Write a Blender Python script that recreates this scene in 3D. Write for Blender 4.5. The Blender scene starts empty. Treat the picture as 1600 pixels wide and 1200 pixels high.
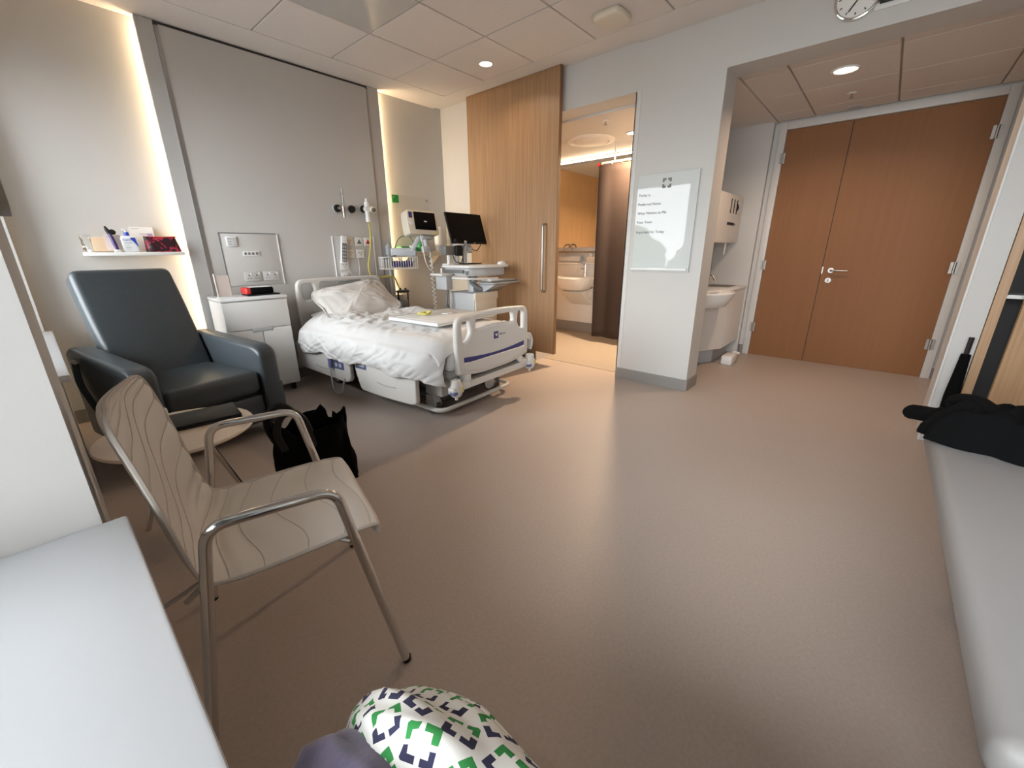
import bpy, bmesh, math, random
from mathutils import Vector, Matrix, noise
random.seed(7)
scene = bpy.context.scene
COL = scene.collection
R = math.radians
# ------------------------------------------------------------------ camera
cam_data = bpy.data.cameras.new('camera')
cam_data.sensor_fit = 'HORIZONTAL'; cam_data.sensor_width = 36.0
cam_data.lens = 639.83 / 1600 * 36.0
cam_data.clip_start = 0.02
cam = bpy.data.objects.new('camera', cam_data); COL.objects.link(cam)
_a, _b, _c = R(48.697), R(18.05), R(-0.336)
fwd = Vector((math.sin(_a)*math.cos(_b), math.cos(_a)*math.cos(_b), -math.sin(_b)))
rgt = Vector((math.cos(_a), -math.sin(_a), 0)); up = rgt.cross(fwd)
r2 = rgt*math.cos(_c) + up*math.sin(_c); u2 = up*math.cos(_c) - rgt*math.sin(_c)
cam.matrix_world = Matrix(((r2.x,u2.x,-fwd.x,0),(r2.y,u2.y,-fwd.y,0),(r2.z,u2.z,-fwd.z,1.2),(0,0,0,1)))
scene.camera = cam
# ------------------------------------------------------------------ sky (even overcast) and exposure
world = bpy.data.worlds.new('overcast_sky'); scene.world = world; world.use_nodes = True
wn = world.node_tree.nodes['Background']
wn.inputs[0].default_value = (0.945, 0.97, 1.0, 1); wn.inputs[1].default_value = 12.0
scene.view_settings.view_transform = 'Standard'; scene.view_settings.look = 'None'
scene.view_settings.gamma = 1.0; scene.view_settings.use_curve_mapping = False
scene.view_settings.exposure = 0.45
scene.cycles.max_bounces = 10; scene.cycles.diffuse_bounces = 6; scene.cycles.glossy_bounces = 5
scene.cycles.transparent_max_bounces = 12; scene.cycles.sample_clamp_indirect = 8.0
# window portals only steer sky sampling; they emit nothing themselves
def portal(y0, y1, z0, z1, x):
    l = bpy.data.lights.new('window_portal', 'AREA'); l.shape = 'RECTANGLE'; l.size = z1-z0; l.size_y = y1-y0
    l.cycles.is_portal = True
    o = bpy.data.objects.new('window_portal', l); COL.objects.link(o)
    o.location = (x, (y0+y1)/2, (z0+z1)/2); o.rotation_euler = (0, R(-90), 0)
portal(-0.95, 1.05, 0.70, 2.30, -0.46)
portal(2.56, 4.16, 0.70, 2.30, -0.46)

# ------------------------------------------------------------------ mesh helpers
def fillet(pts, r, n=5):
    """round the inner corners of a polyline"""
    P = [Vector(p) for p in pts]; out = [P[0]]
    for i in range(1, len(P)-1):
        a, b, c = P[i-1], P[i], P[i+1]
        d1 = (a-b); d2 = (c-b); l = min(r, d1.length*0.49, d2.length*0.49)
        p = b + d1.normalized()*l; q = b + d2.normalized()*l
        for k in range(n+1):
            t = k/n
            out.append(p*(1-t)**2 + b*2*t*(1-t) + q*t*t)
    out.append(P[-1]); return out
def catmull(pts, n=6, closed=False):
    P = [Vector(p) for p in pts]; m = len(P); out = []
    for i in range(m if closed else m-1):
        g = (lambda k: P[k % m]) if closed else (lambda k: P[max(0, min(m-1, k))])
        a, b, c, d = g(i-1), g(i), g(i+1), g(i+2)
        for k in range(n):
            t = k/n
            out.append(0.5*((2*b)+(c-a)*t+(2*a-5*b+4*c-d)*t*t+(3*b-a-3*c+d)*t**3))
    if not closed: out.append(P[-1])
    return out

class MB:
    def __init__(s): s.v = []; s.f = []; s.uv = None
    def add(s, vs, fs, M=None):
        o = len(s.v)
        s.v += [tuple(M @ Vector(p)) if M else tuple(p) for p in vs]
        s.f += [tuple(i+o for i in f) for f in fs]; return s
    def box(s, x0, x1, y0, y1, z0, z1, b=0.0, seg=2, M=None):
        if b <= 0:
            vs = [(x0,y0,z0),(x1,y0,z0),(x1,y1,z0),(x0,y1,z0),(x0,y0,z1),(x1,y0,z1),(x1,y1,z1),(x0,y1,z1)]
            return s.add(vs, [(0,3,2,1),(4,5,6,7),(0,1,5,4),(1,2,6,5),(2,3,7,6),(3,0,4,7)], M)
        bm = bmesh.new(); bmesh.ops.create_cube(bm, size=1)
        for v in bm.verts:
            v.co = Vector(((x0+x1)/2+v.co.x*(x1-x0), (y0+y1)/2+v.co.y*(y1-y0), (z0+z1)/2+v.co.z*(z1-z0)))
        b = min(b, (x1-x0)*.49, (y1-y0)*.49, (z1-z0)*.49)
        bmesh.ops.bevel(bm, geom=bm.edges[:], offset=b, segments=seg, profile=0.5, affect='EDGES')
        return s.frombm(bm, M)
    def frombm(s, bm, M=None):
        bm.verts.index_update()
        vs = [v.co.copy() for v in bm.verts]; fs = [[v.index for v in f.verts] for f in bm.faces]
        bm.free(); return s.add(vs, fs, M)
    def prism(s, poly, axis, d0, d1, b=0.0, seg=2, M=None):
        """poly in the plane normal to axis; x:(y,z) y:(x,z) z:(x,y)"""
        def P(a, c, d): return {'x':(d,a,c),'y':(a,d,c),'z':(a,c,d)}[axis]
        bm = bmesh.new()
        lo = [bm.verts.new(P(a,c,d0)) for a,c in poly]; hi = [bm.verts.new(P(a,c,d1)) for a,c in poly]
        n = len(poly)
        f0 = bm.faces.new(lo); f1 = bm.faces.new(hi)
        for i in range(n): bm.faces.new((lo[i], lo[(i+1)%n], hi[(i+1)%n], hi[i]))
        bmesh.ops.recalc_face_normals(bm, faces=bm.faces[:])
        if b > 0:
            es = list(set(f0.edges[:] + f1.edges[:]))
            bmesh.ops.bevel(bm, geom=es, offset=b, segments=seg, profile=0.5, affect='EDGES')
        return s.frombm(bm, M)
    def tube(s, pts, r, n=8, closed=False, caps=True, M=None, sy=1.0):
        P = [Vector(p) for p in pts]; m = len(P)
        rad = r if isinstance(r, (list, tuple)) else [r]*m
        T = []
        for i in range(m):
            a = P[(i-1) % m] if (closed or i > 0) else P[i]; b = P[(i+1) % m] if (closed or i < m-1) else P[i]
            T.append((b-a).normalized())
        ref = Vector((0,0,1)) if abs(T[0].z) < 0.9 else Vector((1,0,0))
        N = (ref - T[0]*ref.dot(T[0])).normalized(); vs = []
        for i in range(m):
            N = (N - T[i]*N.dot(T[i]))
            N = N.normalized() if N.length > 1e-6 else T[i].orthogonal().normalized()
            B = T[i].cross(N)
            for k in range(n):
                a = 2*math.pi*k/n
                vs.append(P[i] + N*math.cos(a)*rad[i]*sy + B*math.sin(a)*rad[i])
        fs = []
        for i in range(m if closed else m-1):
            j = (i+1) % m
            for k in range(n): fs.append((i*n+k, i*n+(k+1)%n, j*n+(k+1)%n, j*n+k))
        if caps and not closed:
            fs.append(tuple(range(n-1,-1,-1))); fs.append(tuple((m-1)*n+k for k in range(n)))
        return s.add(vs, fs, M)
    def cyl(s, p0, p1, r0, r1=None, n=16, M=None):
        return s.tube([p0, p1], [r0, r0 if r1 is None else r1], n=n, M=M)
    def lathe(s, prof, c=(0,0,0), n=24, M=None):
        vs = []; fs = []; m = len(prof)
        for r, z in prof:
            for k in range(n):
                a = 2*math.pi*k/n; vs.append((c[0]+r*math.cos(a), c[1]+r*math.sin(a), c[2]+z))
        for i in range(m-1):
            for k in range(n): fs.append((i*n+k, i*n+(k+1)%n, (i+1)*n+(k+1)%n, (i+1)*n+k))
        fs.append(tuple(range(n-1,-1,-1))); fs.append(tuple((m-1)*n+k for k in range(n)))
        return s.add(vs, fs, M)
    def ell(s, c, rx, ry, rz, nu=20, nv=12, e=1.0, M=None):
        vs = []; fs = []
        def sp(x): return math.copysign(abs(x)**e, x)
        for j in range(1, nv):
            ph = -math.pi/2 + math.pi*j/nv
            for i in range(nu):
                th = 2*math.pi*i/nu
                vs.append((c[0]+rx*sp(math.cos(ph))*sp(math.cos(th)), c[1]+ry*sp(math.cos(ph))*sp(math.sin(th)), c[2]+rz*sp(math.sin(ph))))
        b = len(vs); vs += [(c[0],c[1],c[2]-rz),(c[0],c[1],c[2]+rz)]
        for j in range(nv-2):
            for i in range(nu): fs.append((j*nu+i, j*nu+(i+1)%nu, (j+1)*nu+(i+1)%nu, (j+1)*nu+i))
        for i in range(nu):
            fs.append((b, (i+1)%nu, i)); fs.append((b+1, (nv-2)*nu+i, (nv-2)*nu+(i+1)%nu))
        return s.add(vs, fs, M)
    def grid(s, fn, nu, nv, cu=False, thick=0.0, M=None):
        o = len(s.v); vs = []; uv = []
        for j in range(nv+1):
            for i in range(nu if cu else nu+1):
                vs.append(fn(i/nu, j/nv)); uv.append((i/nu, j/nv))
        w = nu if cu else nu+1; fs = []
        for j in range(nv):
            for i in range(nu):
                i2 = (i+1) % w if cu else i+1
                fs.append((j*w+i, j*w+i2, (j+1)*w+i2, (j+1)*w+i))
        if s.uv is None: s.uv = {}
        for k, q in enumerate(uv): s.uv[o+k] = q
        return s.add(vs, fs, M)

def build(mb, name, mat, parent=None, world=False, smooth=40, recalc=True, solid=0.0, soff=-1.0, subsurf=0):
    me = bpy.data.meshes.new(name)
    vs = mb.v
    if world and parent is not None:
        inv = wm(parent).inverted(); vs = [tuple(inv @ Vector(p)) for p in vs]
    me.from_pydata(vs, [], mb.f)
    if recalc:
        bm = bmesh.new(); bm.from_mesh(me); bmesh.ops.recalc_face_normals(bm, faces=bm.faces[:]); bm.to_mesh(me); bm.free()
    if mb.uv:
        ul = me.uv_layers.new(name='uv')
        for lp in me.loops: ul.data[lp.index].uv = mb.uv.get(lp.vertex_index, (0,0))
    me.update()
    if smooth:
        me.shade_smooth(); me.set_sharp_from_angle(angle=R(smooth))
    if mat: me.materials.append(mat)
    o = bpy.data.objects.new(name, me); COL.objects.link(o)
    if parent is not None: o.parent = parent
    if solid:
        md = o.modifiers.new('solid', 'SOLIDIFY'); md.thickness = solid; md.offset = soff
    if subsurf:
        md = o.modifiers.new('sub', 'SUBSURF'); md.levels = subsurf; md.render_levels = subsurf
    return o
def wm(o):
    m = o.matrix_basis.copy()
    return wm(o.parent) @ m if o.parent else m
def tag(o, label=None, cat=None, group=None, kind=None):
    if label: o['label'] = label
    if cat: o['category'] = cat
    if group: o['group'] = group
    if kind: o['kind'] = kind
    return o
def thing(name, label, cat, loc=(0,0,0), rotz=0.0, group=None):
    o = bpy.data.objects.new(name, None); COL.objects.link(o)
    o.empty_display_size = 0.05; o.location = loc; o.rotation_euler = (0,0,rotz)
    return tag(o, label, cat, group)
def struct(name, mb, mat, label=None, smooth=0):
    return tag(build(mb, name, mat, smooth=smooth), label, kind='structure')
def copy_tree(o, parent=None):
    c = o.copy(); COL.objects.link(c); c.parent = parent
    for ch in list(o.children): copy_tree(ch, c)
    return c
def text(body, size, mat, name, parent, M, extrude=0.0004, align='LEFT', shear=0.0):
    cu = bpy.data.curves.new(name, 'FONT'); cu.body = body; cu.size = size; cu.extrude = extrude; cu.align_x = align
    cu.resolution_u = 3; cu.shear = shear
    t = bpy.data.objects.new(name, cu); COL.objects.link(t)
    dg = bpy.context.evaluated_depsgraph_get()
    me = bpy.data.meshes.new_from_object(t.evaluated_get(dg)); me.name = name
    bpy.data.objects.remove(t); bpy.data.curves.remove(cu)
    me.materials.clear(); me.materials.append(mat)
    me.transform(wm(parent).inverted() @ M)
    o = bpy.data.objects.new(name, me); COL.objects.link(o); o.parent = parent
    return o
def frame(origin, xdir, ydir):
    x = Vector(xdir).normalized(); y = Vector(ydir).normalized(); z = x.cross(y).normalized(); y = z.cross(x)
    return Matrix(((x.x,y.x,z.x,origin[0]),(x.y,y.y,z.y,origin[1]),(x.z,y.z,z.z,origin[2]),(0,0,0,1)))

# ------------------------------------------------------------------ materials
MATS = {}
def mat(name, col, rough=0.5, metal=0.0, var=0.0, vscale=8.0, bump=0.0, bscale=200.0, coat=0.0, emit=None, es=0.0, spec=0.5, trans=0.0, sheen=0.0):
    m = bpy.data.materials.new(name); m.use_nodes = True; nt = m.node_tree; b = nt.nodes['Principled BSDF']
    b.inputs['Base Color'].default_value = (*col, 1); b.inputs['Roughness'].default_value = rough
    b.inputs['Metallic'].default_value = metal; b.inputs['Specular IOR Level'].default_value = spec
    b.inputs['Coat Weight'].default_value = coat; b.inputs['Coat Roughness'].default_value = 0.08
    b.inputs['Transmission Weight'].default_value = trans; b.inputs['Sheen Weight'].default_value = sheen
    if emit: b.inputs['Emission Color'].default_value = (*emit, 1); b.inputs['Emission Strength'].default_value = es
    tc = nt.nodes.new('ShaderNodeTexCoord')
    if var > 0:
        n = nt.nodes.new('ShaderNodeTexNoise'); n.inputs['Scale'].default_value = vscale; n.inputs['Detail'].default_value = 4
        nt.links.new(tc.outputs['Object'], n.inputs['Vector'])
        mr = nt.nodes.new('ShaderNodeMapRange'); mr.inputs[1].default_value = 0.3; mr.inputs[2].default_value = 0.7
        mr.inputs[3].default_value = 1-var; mr.inputs[4].default_value = 1+var
        nt.links.new(n.outputs['Fac'], mr.inputs[0])
        mx = nt.nodes.new('ShaderNodeMix'); mx.data_type = 'RGBA'; mx.blend_type = 'MULTIPLY'; mx.inputs['Factor'].default_value = 1
        mx.inputs['A'].default_value = (*col, 1); nt.links.new(mr.outputs[0], mx.inputs['B']); nt.links.new(mx.outputs['Result'], b.inputs['Base Color'])
    if bump > 0:
        n = nt.nodes.new('ShaderNodeTexNoise'); n.inputs['Scale'].default_value = bscale; n.inputs['Detail'].default_value = 3
        nt.links.new(tc.outputs['Object'], n.inputs['Vector'])
        bp = nt.nodes.new('ShaderNodeBump'); bp.inputs['Strength'].default_value = bump; bp.inputs['Distance'].default_value = 0.002
        nt.links.new(n.outputs['Fac'], bp.inputs['Height']); nt.links.new(bp.outputs[0], b.inputs['Normal'])
    MATS[name] = m; return m
def wood(name, c1, c2, rough=0.45, axis='Z', scale=1.0):
    m = mat(name, c1, rough); nt = m.node_tree; b = nt.nodes['Principled BSDF']
    tc = nt.nodes['Texture Coordinate']; mp = nt.nodes.new('ShaderNodeMapping')
    st = {'Z': (70, 70, 1.6), 'X': (1.6, 70, 70), 'Y': (70, 1.6, 70)}[axis]
    mp.inputs['Scale'].default_value = tuple(q*scale for q in st)
    nt.links.new(tc.outputs['Object'], mp.inputs['Vector'])
    n = nt.nodes.new('ShaderNodeTexNoise'); n.inputs['Scale'].default_value = 1.0; n.inputs['Detail'].default_value = 5; n.inputs['Roughness'].default_value = 0.6
    nt.links.new(mp.outputs[0], n.inputs['Vector'])
    rp = nt.nodes.new('ShaderNodeValToRGB'); rp.color_ramp.elements[0].position = 0.32; rp.color_ramp.elements[1].position = 0.68
    rp.color_ramp.elements[0].color = (*c2, 1); rp.color_ramp.elements[1].color = (*c1, 1)
    nt.links.new(n.outputs['Fac'], rp.inputs[0]); nt.links.new(rp.outputs[0], b.inputs['Base Color'])
    bp = nt.nodes.new('ShaderNodeBump'); bp.inputs['Strength'].default_value = 0.12; bp.inputs['Distance'].default_value = 0.001
    nt.links.new(n.outputs['Fac'], bp.inputs['Height']); nt.links.new(bp.outputs[0], b.inputs['Normal'])
    return m
def glass(name, tint=(1,1,1), refl=None, rough=0.0, body=0.0, bodycol=(0.8,0.85,0.82)):
    """thin clear pane: transparent with a fresnel reflection, optionally a little milky body"""
    m = bpy.data.materials.new(name); m.use_nodes = True; nt = m.node_tree; nt.nodes.clear()
    out = nt.nodes.new('ShaderNodeOutputMaterial'); tr = nt.nodes.new('ShaderNodeBsdfTransparent'); tr.inputs[0].default_value = (*tint, 1)
    gl = nt.nodes.new('ShaderNodeBsdfGlossy'); gl.inputs['Roughness'].default_value = rough
    fr = nt.nodes.new('ShaderNodeFresnel'); fr.inputs[0].default_value = 1.45
    mx = nt.nodes.new('ShaderNodeMixShader')
    if refl is None: nt.links.new(fr.outputs[0], mx.inputs[0])
    else: mx.inputs[0].default_value = refl
    last = tr
    if body > 0:
        df = nt.nodes.new('ShaderNodeBsdfDiffuse'); df.inputs[0].default_value = (*bodycol, 1)
        m2 = nt.nodes.new('ShaderNodeMixShader'); m2.inputs[0].default_value = body
        nt.links.new(tr.outputs[0], m2.inputs[1]); nt.links.new(df.outputs[0], m2.inputs[2]); last = m2
    nt.links.new(last.outputs[0], mx.inputs[1]); nt.links.new(gl.outputs[0], mx.inputs[2]); nt.links.new(mx.outputs[0], out.inputs[0])
    MATS[name] = m; return m

WALL = mat('wall_paint', (0.555,0.54,0.52), 0.75, bump=0.06, bscale=260)
WALLW = mat('satin_white_paint', (0.60,0.585,0.565), 0.45)
CEIL = mat('ceiling_plaster', (0.70,0.655,0.62), 0.8)
TILE = mat('ceiling_tile', (0.69,0.64,0.605), 0.85, var=0.03, vscale=60, bump=0.12, bscale=420)
GRID = mat('ceiling_grid', (0.34,0.32,0.30), 0.6)
FLOOR = mat('vinyl_floor', (0.42,0.352,0.308), 0.46, var=0.05, vscale=90, bump=0.03, bscale=300, spec=0.35)
FLOORB = mat('wetroom_vinyl', (0.34,0.29,0.235), 0.55, var=0.16, vscale=160, bump=0.05)
SKIRT = mat('grey_vinyl_skirting', (0.25,0.235,0.22), 0.4)
PANEL = mat('laminate_panel', (0.52,0.505,0.485), 0.42)
STRIPM = mat('laminate_strip', (0.48,0.47,0.46), 0.45)
DARKGAP = mat('dark_gap', (0.05,0.045,0.045), 0.7)
ALU = mat('brushed_aluminium', (0.42,0.41,0.40), 0.35, 0.9)
CHROME = mat('chrome', (0.72,0.71,0.70), 0.12, 1.0)
STEEL = mat('satin_steel', (0.40,0.375,0.35), 0.38, 1.0)
OAK = wood('oak_veneer', (0.37,0.22,0.118), (0.275,0.152,0.074), 0.42)
OAKB = wood('oak_bathroom', (0.50,0.31,0.15), (0.40,0.235,0.10), 0.45)
OAKEDGE = mat('oak_edge', (0.20,0.105,0.045), 0.5)
DOORO = wood('beech_door_veneer', (0.250,0.103,0.030), (0.228,0.092,0.026), 0.6, scale=0.6)
WARD = wood('wardrobe_veneer', (0.46,0.29,0.16), (0.37,0.22,0.115), 0.45)
WHITEP = mat('white_plastic', (0.74,0.73,0.71), 0.38)
WHITEG = mat('white_gloss', (0.78,0.78,0.78), 0.18)
BEDW = mat('bed_white_plastic', (0.64,0.62,0.59), 0.33)
BEDG = mat('bed_grey_metal', (0.40,0.40,0.39), 0.4)
BEDD = mat('bed_dark_metal', (0.05,0.05,0.05), 0.5)
BLUE = mat('navy_blue_plastic', (0.035,0.035,0.17), 0.35)
BLUEG = mat('slate_blue_plastic', (0.12,0.14,0.30), 0.4)
LINEN = mat('white_linen', (0.62,0.61,0.605), 0.9, bump=0.08, bscale=700, sheen=0.15)
PILLOWM = mat('pillow_cotton', (0.63,0.60,0.57), 0.9, bump=0.08, bscale=600, sheen=0.1)
SLATE = mat('slate_vinyl', (0.046,0.056,0.063), 0.38, var=0.06, vscale=40, bump=0.08, bscale=240, spec=0.5)
SLATED = mat('slate_vinyl_base', (0.035,0.045,0.052), 0.45)
BLACK = mat('black_plastic', (0.010,0.010,0.011), 0.55, spec=0.3)
BLACKF = mat('black_fabric', (0.003,0.003,0.0033), 0.95, spec=0.12, bump=0.15, bscale=90)
SCREEN = mat('dark_screen', (0.005,0.005,0.006), 0.2, spec=0.15)
TAUPE = mat('taupe_upholstery', (0.62,0.57,0.51), 0.5, bump=0.10, bscale=420)
STITCH = mat('taupe_seam', (0.50,0.455,0.405), 0.6)
BENCHM = mat('bench_vinyl', (0.29,0.28,0.275), 0.55, bump=0.06, bscale=350)
SILL = mat('sill_solid_surface', (0.60,0.62,0.65), 0.35)
TABLET = mat('pale_table_top', (0.66,0.56,0.46), 0.35)
CREAM = mat('cream_plastic', (0.70,0.63,0.52), 0.45)
GREYP = mat('grey_plastic', (0.46,0.47,0.48), 0.45)
GREYL = mat('light_grey_plastic', (0.47,0.48,0.49), 0.4)
GREYD = mat('dark_grey_plastic', (0.16,0.155,0.15), 0.5)
GREEN = mat('green_plastic', (0.02,0.22,0.07), 0.4)
GREENP = mat('green_printed', (0.0,0.25,0.04), 0.5)
YELLOW = mat('yellow_hose', (0.50,0.42,0.10), 0.45)
YELP = mat('yellow_tape', (0.75,0.68,0.22), 0.5)
RED = mat('red_plastic', (0.55,0.03,0.03), 0.4)
PAPER = mat('paper', (0.78,0.76,0.73), 0.7)
BEIGE = mat('kraft_paper', (0.62,0.45,0.30), 0.7)
PINKP = mat('pale_pink_card', (0.72,0.60,0.56), 0.6)
PURPLE = mat('purple_plastic', (0.05,0.03,0.13), 0.35)
INK = mat('grey_ink', (0.06,0.06,0.07), 0.6)
INKL = mat('pale_ink', (0.30,0.30,0.34), 0.6)
BROWNC = mat('brown_curtain', (0.032,0.019,0.015), 0.9, bump=0.05, bscale=500)
CERAMIC = mat('ceramic', (0.78,0.76,0.73), 0.12)
MIRROR = mat('mirror', (0.9,0.9,0.9), 0.01, 1.0)
CLEAR = glass('clear_acrylic', (0.985,0.99,0.985), body=0.03)
THINC = glass('thin_clear_sheet', (0.99,0.995,0.99), refl=0.03)
PANE = glass('window_pane', (0.97,0.985,0.985))
GLASSB = mat('backpainted_glass', (0.58,0.60,0.595), 0.02, spec=0.30)
PURPF = mat('purple_fleece', (0.105,0.085,0.17), 0.95, var=0.25, vscale=18, bump=0.25, bscale=160, sheen=0.4)
LEDW = mat('warm_led', (1,0.8,0.5), 0.5, emit=(1.0,0.74,0.44), es=46)
# ================================================================== STRUCTURE
YH = 4.26      # recessed side wall behind the bed
XB = 3.61      # bathroom / entrance wall
XD = 5.52      # entrance door plane
YC = -1.05     # wall behind the bench
H = 2.75
struct('floor', MB().box(-0.02,5.62,YC,YH,-0.05,0.0), FLOOR, 'warm grey vinyl floor of the ward room')
# head wall
struct('wall_head', MB().box(-0.5,3.90,YH,YH+0.15,0,H+0.1), WALL, 'off white wall behind the bed')
struct('baseboard_head', MB().box(-0.02,0.88,YH-0.012,YH,0,0.10).box(2.75,XB,YH-0.012,YH,0,0.10), SKIRT, 'grey skirting below the head wall')
# wall B : bathroom wall with the door opening, column and bulkhead
struct('wall_bathroom', MB().box(XB,3.86,2.80,YH,0,H+0.1).box(XB,3.86,1.80,2.80,2.42,H+0.1).box(XB,3.86,1.12,1.80,0,H+0.1).box(XB,3.86,-0.39,1.12,2.425,H+0.1).box(XB,3.86,-0.505,-0.39,0,H+0.1).box(XB,3.86,YC,-0.505,2.30,H+0.1),
       WALL, 'white wall with bathroom opening, column and bulkhead')
struct('baseboard_column', MB().box(XB-0.012,XB,1.12,1.80,0,0.10).box(XB-0.012,3.86,1.108,1.12,0,0.10).box(XB-0.012,XB,2.80,YH-0.012,0,0.10), SKIRT, 'grey skirting around the white column')
struct('trim_1', MB().box(XB-0.004,XB+0.10,1.795,1.803,0.10,2.42).box(XB-0.004,XB+0.002,1.803-0.045,1.803,0.10,2.425), WALLW, 'white edge strip of the bathroom opening', 0)
struct('trim_2', MB().box(XB-0.005,XB+0.045,-0.398,-0.386,0.0,2.425,0.002), WALLW, 'white corner guard of the entrance lobby')
# window wall with two openings
WX0, WX1 = -0.45, -0.02
W = [(-0.95,1.05),(2.56,4.16)]; ZS, ZH = 0.668, 2.30
struct('wall_window', MB().box(WX0,WX1,YC-0.15,YH,0,ZS).box(WX0,WX1,YC-0.15,YH,ZH,H+0.1).box(WX0,WX1,W[0][1],W[1][0],ZS,ZH).box(WX0,WX1,YC-0.15,W[0][0],ZS,ZH).box(WX0,WX1,W[1][1],YH,ZS,ZH), WALL, 'window wall with a broad pier between the windows')
for i, (a, b) in enumerate(W):
    w = thing('window_%d' % (i+1), None, None, (WX0+0.05, (a+b)/2, ZS)); w['kind'] = 'structure'
    w['label'] = ['window beside the photographer', 'window beside the recliner'][i]
    f = MB(); fx0, fx1 = WX0+0.02, WX0+0.08
    f.box(fx0,fx1,a,b,ZS+0.032,ZS+0.09).box(fx0,fx1,a,b,ZH-0.06,ZH).box(fx0,fx1,a,a+0.05,ZS+0.09,ZH-0.06).box(fx0,fx1,b-0.05,b,ZS+0.09,ZH-0.06)
    build(f, 'window_frame', GREYL, w, True)
    build(MB().box(fx0+0.025,fx0+0.033,a+0.05,b-0.05,ZS+0.09,ZH-0.06), 'pane', PANE, w, True)
    build(MB().box(WX0+0.01,0.016,a+0.001,b-0.001,ZS,0.70,0.006), 'window_sill', SILL, w, True)
struct('wall_back', MB().box(-0.5,3.9,YC-0.15,YC,0,H+0.1), WALL, 'plain wall behind the bench seat')
# lobby
YL0, YL1 = -0.70, 1.15
struct('wall_door', MB().box(XD+0.0,XD+0.12,YL0,-0.535,0,2.5).box(XD,XD+0.12,1.10,1.6,0,2.5).box(XD,XD+0.12,-0.535,1.10,2.43,2.5), WALL, 'wall around the entrance doors')
struct('wall_light_block', MB().box(XD+0.13,XD+0.2,YL0-0.12,1.7,0,2.6), WALL, 'unseen slab added behind the entrance doors against light leaks')  # added unseen slab: stops sky light leaking in under the doors
struct('wall_lobby_right', MB().box(3.86,XD+0.12,YL0-0.12,YL0,0,2.5), WALL, 'side wall of the entrance lobby')
struct('wall_alcove', MB().box(5.447,XD,1.15,1.6,0,2.45).box(3.86,XD+0.12,1.58,1.68,0,2.5), WALL, 'white wall of the hand basin alcove')
struct('baseboard_lobby', MB().box(XD-0.012,XD,YL0,-0.535,0,0.10).box(5.447,XD-0.012,1.138,1.15,0,0.10).box(XD-0.012,XD,1.10,1.15,0,0.10), SKIRT, 'grey skirting beside the entrance doors')
# --- ceilings
ZL = 2.45
cl = struct('ceiling', MB().box(-0.5,3.86,YC-0.15,YH+0.15,H+0.015,H+0.1).box(-0.02,XB-0.11,3.86,YH,H,H+0.014).box(3.325,XB-0.11,YC,3.86,H,H+0.014).box(XB-0.11,XB,YC,1.79,H,H+0.014), CEIL, 'suspended ceiling of the ward room')
xs = [3.325-0.607*k for k in range(7)]; ys = [3.86-0.609*k for k in range(9)]
tm = {}
def tile(x0, x1, y0, y1, z, parent):
    g = 0.006; key = (round(x1-x0,3), round(y1-y0,3), round(z,2))
    w, d = x1-x0-2*g, y1-y0-2*g
    if key not in tm:
        mb = MB(); mb.box(-w/2,w/2,-d/2,d/2,0.0,0.012,0.003,1)
        o = build(mb, 'tile', TILE, parent, smooth=0); tm[key] = o.data
    else:
        o = bpy.data.objects.new('tile', tm[key]); COL.objects.link(o); o.parent = parent
    o.location = ((x0+x1)/2, (y0+y1)/2, z)
build_light = None
for i in range(6):
    for j in range(8):
        x1, x0, y1, y0 = xs[i], max(xs[i+1], -0.018), ys[j], max(ys[j+1], YC)
        if i == 2 and j == 1: PL = (x0,x1,y0,y1); continue
        tile(x0,x1,y0,y1,H-0.001,cl)
build(MB().box(-0.02,3.325,YC,3.86,H+0.006,H+0.0149), 'grid', GRID, cl)
lc = struct('ceiling_lobby', MB().box(3.86,XD+0.12,YL0,YL1,ZL+0.02,ZL+0.08).box(3.86,XD,1.15,1.58,ZL,ZL+0.08), CEIL, 'low tiled ceiling of the entrance lobby')
build(MB().box(3.86,XD,YL0,YL1,ZL+0.008,ZL+0.0199), 'grid', GRID, lc)
build(MB().box(3.86,XD,1.128,1.15,ZL-0.012,ZL+0.012), 'edge_trim', CEIL, lc, smooth=0)
lx = [3.87,4.03,4.63,5.2,XD-0.005]; ly = [1.128,0.81,0.2,-0.41,YL0]
for i in range(4):
    for j in range(4): tile(lx[i],lx[i+1],ly[j+1],ly[j],ZL-0.002,lc)
# --- bathroom shell
XF, YW, ZC = 5.44, 4.10, 2.40
struct('floor_bathroom', MB().box(3.75,XF,1.80,YW,0.0,0.004), FLOORB, 'speckled beige floor of the bathroom')
struct('wall_bathroom_left', MB().box(3.86,XF+0.1,YW,YW+0.06,0,2.5), OAKB, 'oak panelled side wall of the bathroom')
struct('wall_bathroom_far', MB().box(XF,XF+0.06,1.68,YW,0,2.5), WALLW, 'far white wall of the bathroom')
struct('ceiling_bathroom', MB().box(3.86,XF,1.68,YW,ZC,2.5), WALLW, 'white plaster ceiling of the bathroom')

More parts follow.
